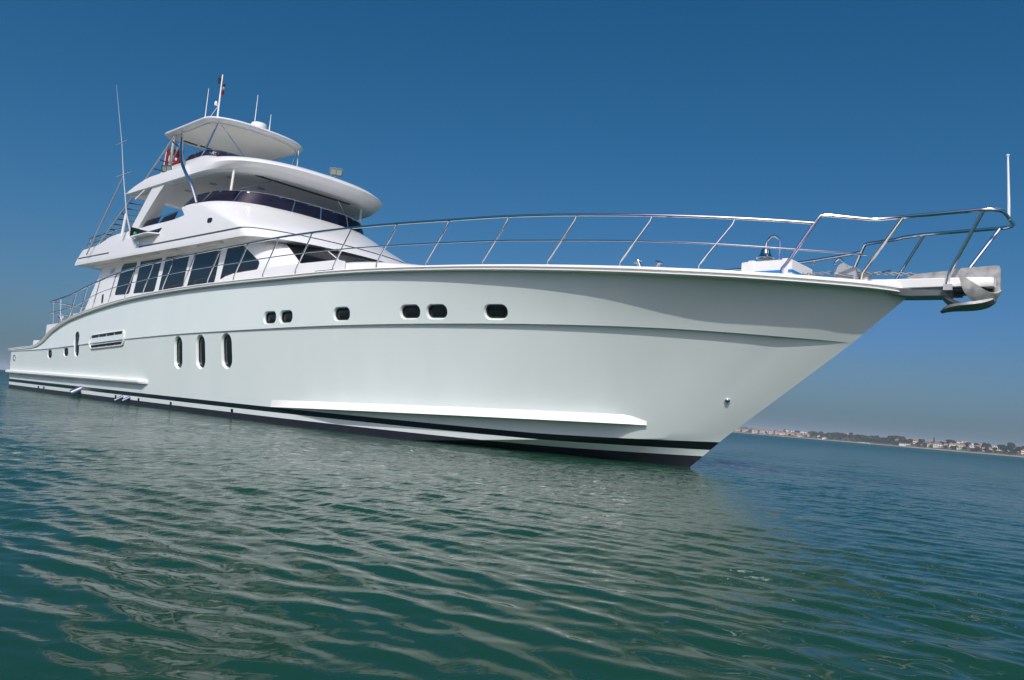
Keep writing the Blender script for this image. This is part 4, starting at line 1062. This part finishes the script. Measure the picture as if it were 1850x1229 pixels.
HS = [ # photo column, set-back, width, depth, height, wall, roof, label
 (1334, 24, 12, 8, 4.6, C_, 'tile', 'cream red-roofed house nearest the yacht bow on the far shore'),
 (1347, 30, 22, 9, 4.4, C_, 'tile', 'long cream terrace with red roof, second from the yacht bow on the far shore'),
 (1365.5, 24, 19, 9, 5.4, C_, 'tile', 'broad red-roofed block with pale ground floor, third from the yacht bow'),
 (1375, 26, 9, 8, 5.6, C_, 'tile', 'narrow red-roofed cream house just right of the broad red-roofed block'),
 (1384.5, 24, 13, 8, 5.2, C_, 'tile', 'cream house with hipped red roof, middle of the left shore row'),
 (1394.5, 22, 13, 8, 5.4, C_, 'tile', 'cream red-roofed house standing alone at the end of the first beach row'),
 (1406, 28, 17, 9, 4.8, P_, 'tile', 'pink house with red roof left of the long low pink row'),
 (1415.5, 22, 17, 8, 3.4, C_, 'tile', 'low cream house right behind the beach under the white upper block'),
 (1420, 62, 10, 9, 6.4, W_, 'flat', 'small white flat-roofed block, leftmost of the three white upper blocks'),
 (1428, 26, 13, 8, 4.0, P_, 'tile', 'pink red-roofed house below the gap between the white upper blocks'),
 (1432, 64, 11, 9, 6.2, W_, 'flat', 'white flat-roofed block in the middle of the white upper row'),
 (1441, 30, 18, 8, 3.9, P_, 'tile', 'long low pink row with red roof below the longest white block'),
 (1445, 66, 18, 9, 6.4, W_, 'flat', 'longest white flat-roofed block of the upper row on the left shore'),
 (1446, 20, 10, 6, 2.6, C_, 'tile', 'tiny cream beach house in front of the long low pink row'),
 (1458.5, 68, 12, 8, 6.0, W_, 'flat', 'white flat-roofed block at the right end of the upper row beside the wood'),
 (1461, 34, 14, 8, 3.8, P_, 'tile', 'pink red-roofed house at the left edge of the shore wood'),
 (1479, 18, 4.5, 4, 4.2, W_, 'tile', 'small white tower-like house in front of the shore wood'),
 (1489, 14, 7, 4, 2.2, W_, 'tile', 'white boat hut on the sand in front of the wood'),
 (1530, 90, 9, 6, 7.0, C_, 'tile', 'cream roof just showing over the top of the shore wood'),
 (1621, 30, 7, 6, 4.8, C_, 'tile', 'narrow cream house at the right end of the shore wood'),
 (1638.5, 46, 9, 8, 4.8, W_, 'tile', 'bright white house with pale roof above the white beach building'),
 (1652, 44, 11, 8, 5.0, W_, 'tile', 'white house with red roof left of the pink house by the cypress'),
 (1662.5, 50, 7, 8, 6.6, P_, 'tile', 'tall pink house left of the cypress'),
 (1635, 15, 15, 6, 2.4, W_, 'flat1', 'long low white beach building at the water edge'),
 (1680, 42, 8, 8, 5.2, P_, 'tile', 'pink red-roofed house directly under the cypress'),
 (1682, 24, 10, 7, 3.8, C_, 'tile', 'low cream house below the pink house under the cypress'),
 (1694, 26, 12, 8, 4.4, W_, 'tile', 'white house with broad red roof right below the cypress'),
 (1706, 60, 10, 8, 6.0, W_, 'flat', 'white flat-roofed house on the skyline just right of the cypress'),
 (1711, 34, 7, 7, 4.6, P_, 'tile', 'small pink house below the white skyline house beside the cypress'),
 (1721.5, 60, 17, 9, 6.2, W_, 'flat', 'long white apartment block on the skyline, the widest on the shore'),
 (1724, 30, 14, 8, 4.4, W_, 'tile', 'white villa with red roof below the widest white apartment block'),
 (1737, 28, 10, 7, 4.0, C_, 'tile', 'cream villa with red roof below the gap right of the widest block'),
 (1743, 60, 12, 10, 6.8, C_, 'flat', 'cream flat-roofed block with trees rising behind it on the skyline'),
 (1735, 18, 9, 5, 2.2, G_, 'flat1', 'low grey shed near the sand below the cream villa'),
 (1763.5, 54, 13, 8, 5.6, W_, 'flat', 'white flat-roofed house in the middle of the right shore skyline'),
 (1768, 30, 8, 7, 4.2, P_, 'tile', 'pink house below the middle white skyline house on the right shore'),
 (1784, 26, 10, 7, 4.2, W_, 'tile', 'white house with red roof below the broad cream block'),
 (1792, 48, 15, 9, 6.2, C_, 'flat', 'broad cream flat-roofed block on the right shore skyline'),
 (1816, 48, 12, 8, 5.4, W_, 'flat', 'white flat-roofed house right of the broad cream block'),
 (1841.5, 46, 7, 7, 5.2, W_, 'flat', 'white house near the right edge of the photograph on the skyline'),
 (1847, 20, 3.5, 3.5, 4.2, W_, 'tile', 'small white kiosk by the sand at the right edge of the photograph'),
]
for px, back, wd, dp, ht, wall, roof, label in HS:
    st = 2 if (ht > 4.3 and roof == 'tile') or roof == 'flat' else 1
    if roof == 'flat': ht = ht - 2.8
    house(px, back, wd, dp, ht, wall, 'flat' if roof.startswith('flat') else roof, label, 'house' if ht > 2.3 else 'beach_hut', st if roof != 'flat1' else 1)
# small boats drawn up on the sand
for px, L, lab in ((1480, 6, 'white dinghy on the sand below the small white tower-like house'), (1553, 9, 'white motorboat at the left of the pair on the sand below the wood'), (1560, 7, 'white motorboat at the right of the pair on the sand below the wood'), (1568, 8, 'white motorboat standing apart to the right on the sand below the wood')):
    b = PB(px); p = shore_pt(b, -1.5, .1); t = thing('small_boat', lab, 'boat', p, None); t.rotation_euler = (0, 0, math.atan2(rt.y, rt.x) + rnd.uniform(-.3, .3))
    m = MB(); rings = []
    for k in range(9):
        s_ = k / 8; wv = 1.0 * (1 - s_ ** 2.4) + .03; x = (s_ - .5) * L
        rings.append([Vector((x, -wv, 1.0 + .35 * s_)), Vector((x, -wv * .7, .35)), Vector((x, 0, .1)), Vector((x, wv * .7, .35)), Vector((x, wv, 1.0 + .35 * s_))])
    m.loft(rings, True, True); obj('hull', m, W_, t)
    m = MB(); m.box(-L * .2, L * .1, -.6, .6, .95, 1.6); obj('cabin', m, W_, t, ang=0)

# ------------------------------------------------------------------ water
def water_mesh():
    main = -(fw + .42 * rt); base = math.atan2(main.y, main.x)
    az0 = math.atan2(fw.y, fw.x)
    fine = np.linspace(-R(41), R(41), 860); rest = np.linspace(R(41), 2 * math.pi - R(41), 150)[1:-1]
    th = np.concatenate([fine, rest]) + az0; nth = len(th)
    r = [.35]
    while r[-1] < 26000:
        d = r[-1]; q = .045 if d < 1.2 else (.0049 if d < 30 else (.012 if d < 120 else .05))
        r.append(d * (1 + q))
    r = np.array(r); nr = len(r)
    dr = np.gradient(r)
    Rg, Tg = np.meshgrid(r, th, indexing='ij')
    X = CAM.x + Rg * np.cos(Tg); Y = CAM.y + Rg * np.sin(Tg); Z = np.zeros_like(X); DX = np.zeros_like(X); DY = np.zeros_like(X)
    rng = np.random.default_rng(5)
    sp = np.maximum(dr, r * .0017)[:, None]
    n = 72; VT = 0.0; VK = np.zeros_like(X)
    lam = np.exp(np.linspace(math.log(.085), math.log(2.4), n))
    # slowly varying patches so that calm and ruffled water alternate
    patch = np.ones_like(X)
    for L, a in ((7.0, .25), (17.0, .25), (3.3, .18)):
        q = rng.uniform(0, 6.28); patch += a * np.sin((X * math.cos(q) + Y * math.sin(q)) * 2 * math.pi / L + rng.uniform(0, 6.28))
    patch = np.clip(patch, .35, 1.8)
    for i in range(n):
        L = lam[i]; k = 2 * math.pi / L
        spread = .42 if L < .5 else (.42 if L < 1.2 else .3)
        a = base + rng.normal(0, spread)
        slope = WSLOPE * (1.0 if .13 < L < .30 else (.75 if L <= .13 else .60 * (.30 / L) ** .6)) * rng.uniform(.5, 1.4)
        A = slope / k
        fade = np.clip((L / sp - 2.5) / 3.0, 0, 1)
        ph = k * (X * math.cos(a) + Y * math.sin(a)) + rng.uniform(0, 6.28)
        pm = patch if L < 1.3 else 1.0
        VT = VT + slope ** 2; VK = VK + (slope * fade) ** 2
        s_, c_ = np.sin(ph), np.cos(ph)
        Z += A * fade * pm * c_
        Q = .55 * A * fade * pm
        DX -= Q * s_ * math.cos(a); DY -= Q * s_ * math.sin(a)
    RIP = np.clip(np.sqrt(np.maximum(VT - VK, 0) / VT), 0, 1) * np.clip(patch, .5, 1.5)
    X = X + DX; Y = Y + DY
    V = np.stack([X, Y, Z], -1).reshape(-1, 3)
    centre = len(V); V = np.vstack([V, [[CAM.x, CAM.y, 0]]])
    i, j = np.meshgrid(np.arange(nr - 1), np.arange(nth), indexing='ij'); j2 = (j + 1) % nth
    quads = np.stack([i * nth + j, (i + 1) * nth + j, (i + 1) * nth + j2, i * nth + j2], -1).reshape(-1, 4)
    jj = np.arange(nth); tris = np.stack([np.full(nth, centre), jj, (jj + 1) % nth], -1)
    me = bpy.data.meshes.new('water')
    me.vertices.add(len(V)); me.vertices.foreach_set('co', V.astype(np.float32).ravel())
    nl = quads.size + tris.size; me.loops.add(nl); me.loops.foreach_set('vertex_index', np.concatenate([quads.ravel(), tris.ravel()]).astype(np.int32))
    npoly = len(quads) + len(tris); me.polygons.add(npoly)
    st = np.concatenate([np.arange(len(quads)) * 4, quads.size + np.arange(len(tris)) * 3]).astype(np.int32)
    me.polygons.foreach_set('loop_start', st)
    me.polygons.foreach_set('use_smooth', np.ones(npoly, bool))
    me.update(calc_edges=True); me.validate()
    fr = np.clip((np.log(np.maximum(Rg, 1)) - math.log(14)) / (math.log(160) - math.log(14)), 0, 1)
    at = me.attributes.new('ruffle', 'FLOAT', 'POINT'); at.data.foreach_set('value', np.append(fr.ravel(), 0).astype(np.float32))
    at = me.attributes.new('ripple', 'FLOAT', 'POINT'); at.data.foreach_set('value', np.append(RIP.ravel(), 0).astype(np.float32))
    o = bpy.data.objects.new('water', me); COL.objects.link(o); return o
WSLOPE = .0185
wat = water_mesh(); tag(wat, kind='structure')
wm = bpy.data.materials.new('sea_water'); wm.use_nodes = True
n, l = wm.node_tree.nodes, wm.node_tree.links; b = n['Principled BSDF']
b.inputs['Base Color'].default_value = (.010, .056, .033, 1); b.inputs['Roughness'].default_value = .025; b.inputs['IOR'].default_value = 1.333; b.inputs['Specular IOR Level'].default_value = .155
tc = n.new('ShaderNodeTexCoord')
mp = n.new('ShaderNodeMapping'); mp.inputs['Rotation'].default_value = (0, 0, -math.atan2(-(fw.y + .42 * rt.y), -(fw.x + .42 * rt.x))); mp.inputs['Scale'].default_value = (1.0, .42, 1)
l.new(tc.outputs['Object'], mp.inputs[0])
prev = None
ra = n.new('ShaderNodeAttribute'); ra.attribute_name = 'ripple'
for sc, dist_, det, att in ((10.0, .0018, 4, False), (7.5, .036, 4, True), (2.6, .030, 2, True)):
    t = n.new('ShaderNodeTexNoise'); t.inputs['Scale'].default_value = sc; t.inputs['Detail'].default_value = det; t.inputs['Roughness'].default_value = .5
    l.new(mp.outputs[0], t.inputs['Vector'])
    bb = n.new('ShaderNodeBump'); bb.inputs['Distance'].default_value = dist_; bb.inputs['Strength'].default_value = 1
    if att: l.new(ra.outputs['Fac'], bb.inputs['Strength'])
    l.new(t.outputs[0], bb.inputs['Height'])
    if prev: l.new(prev.outputs[0], bb.inputs['Normal'])
    prev = bb
rf_ = n.new('ShaderNodeAttribute'); rf_.attribute_name = 'ruffle'
mr = n.new('ShaderNodeMapRange'); mr.inputs[3].default_value = .05; mr.inputs[4].default_value = .26
l.new(rf_.outputs['Fac'], mr.inputs[0]); l.new(mr.outputs[0], b.inputs['Roughness'])
l.new(prev.outputs[0], b.inputs['Normal'])
wat.data.materials.append(wm)

# ------------------------------------------------------------------ haze
hz = MB(); hz.box(-24000, 24000, -24000, 24000, -6, 60)
hzo = obj('haze', hz, None or WHITE, ang=0); tag(hzo, kind='stuff')
hmat = bpy.data.materials.new('haze_air'); hmat.use_nodes = True; n, l = hmat.node_tree.nodes, hmat.node_tree.links; n.clear()
o_ = n.new('ShaderNodeOutputMaterial'); pv = n.new('ShaderNodeVolumePrincipled'); pv.inputs['Density'].default_value = HAZE_D = .00021
pv.inputs['Color'].default_value = (.76, .87, 1.0, 1); pv.inputs['Anisotropy'].default_value = 0.0
l.new(pv.outputs[0], o_.inputs['Volume'])
hzo.data.materials.clear(); hzo.data.materials.append(hmat)
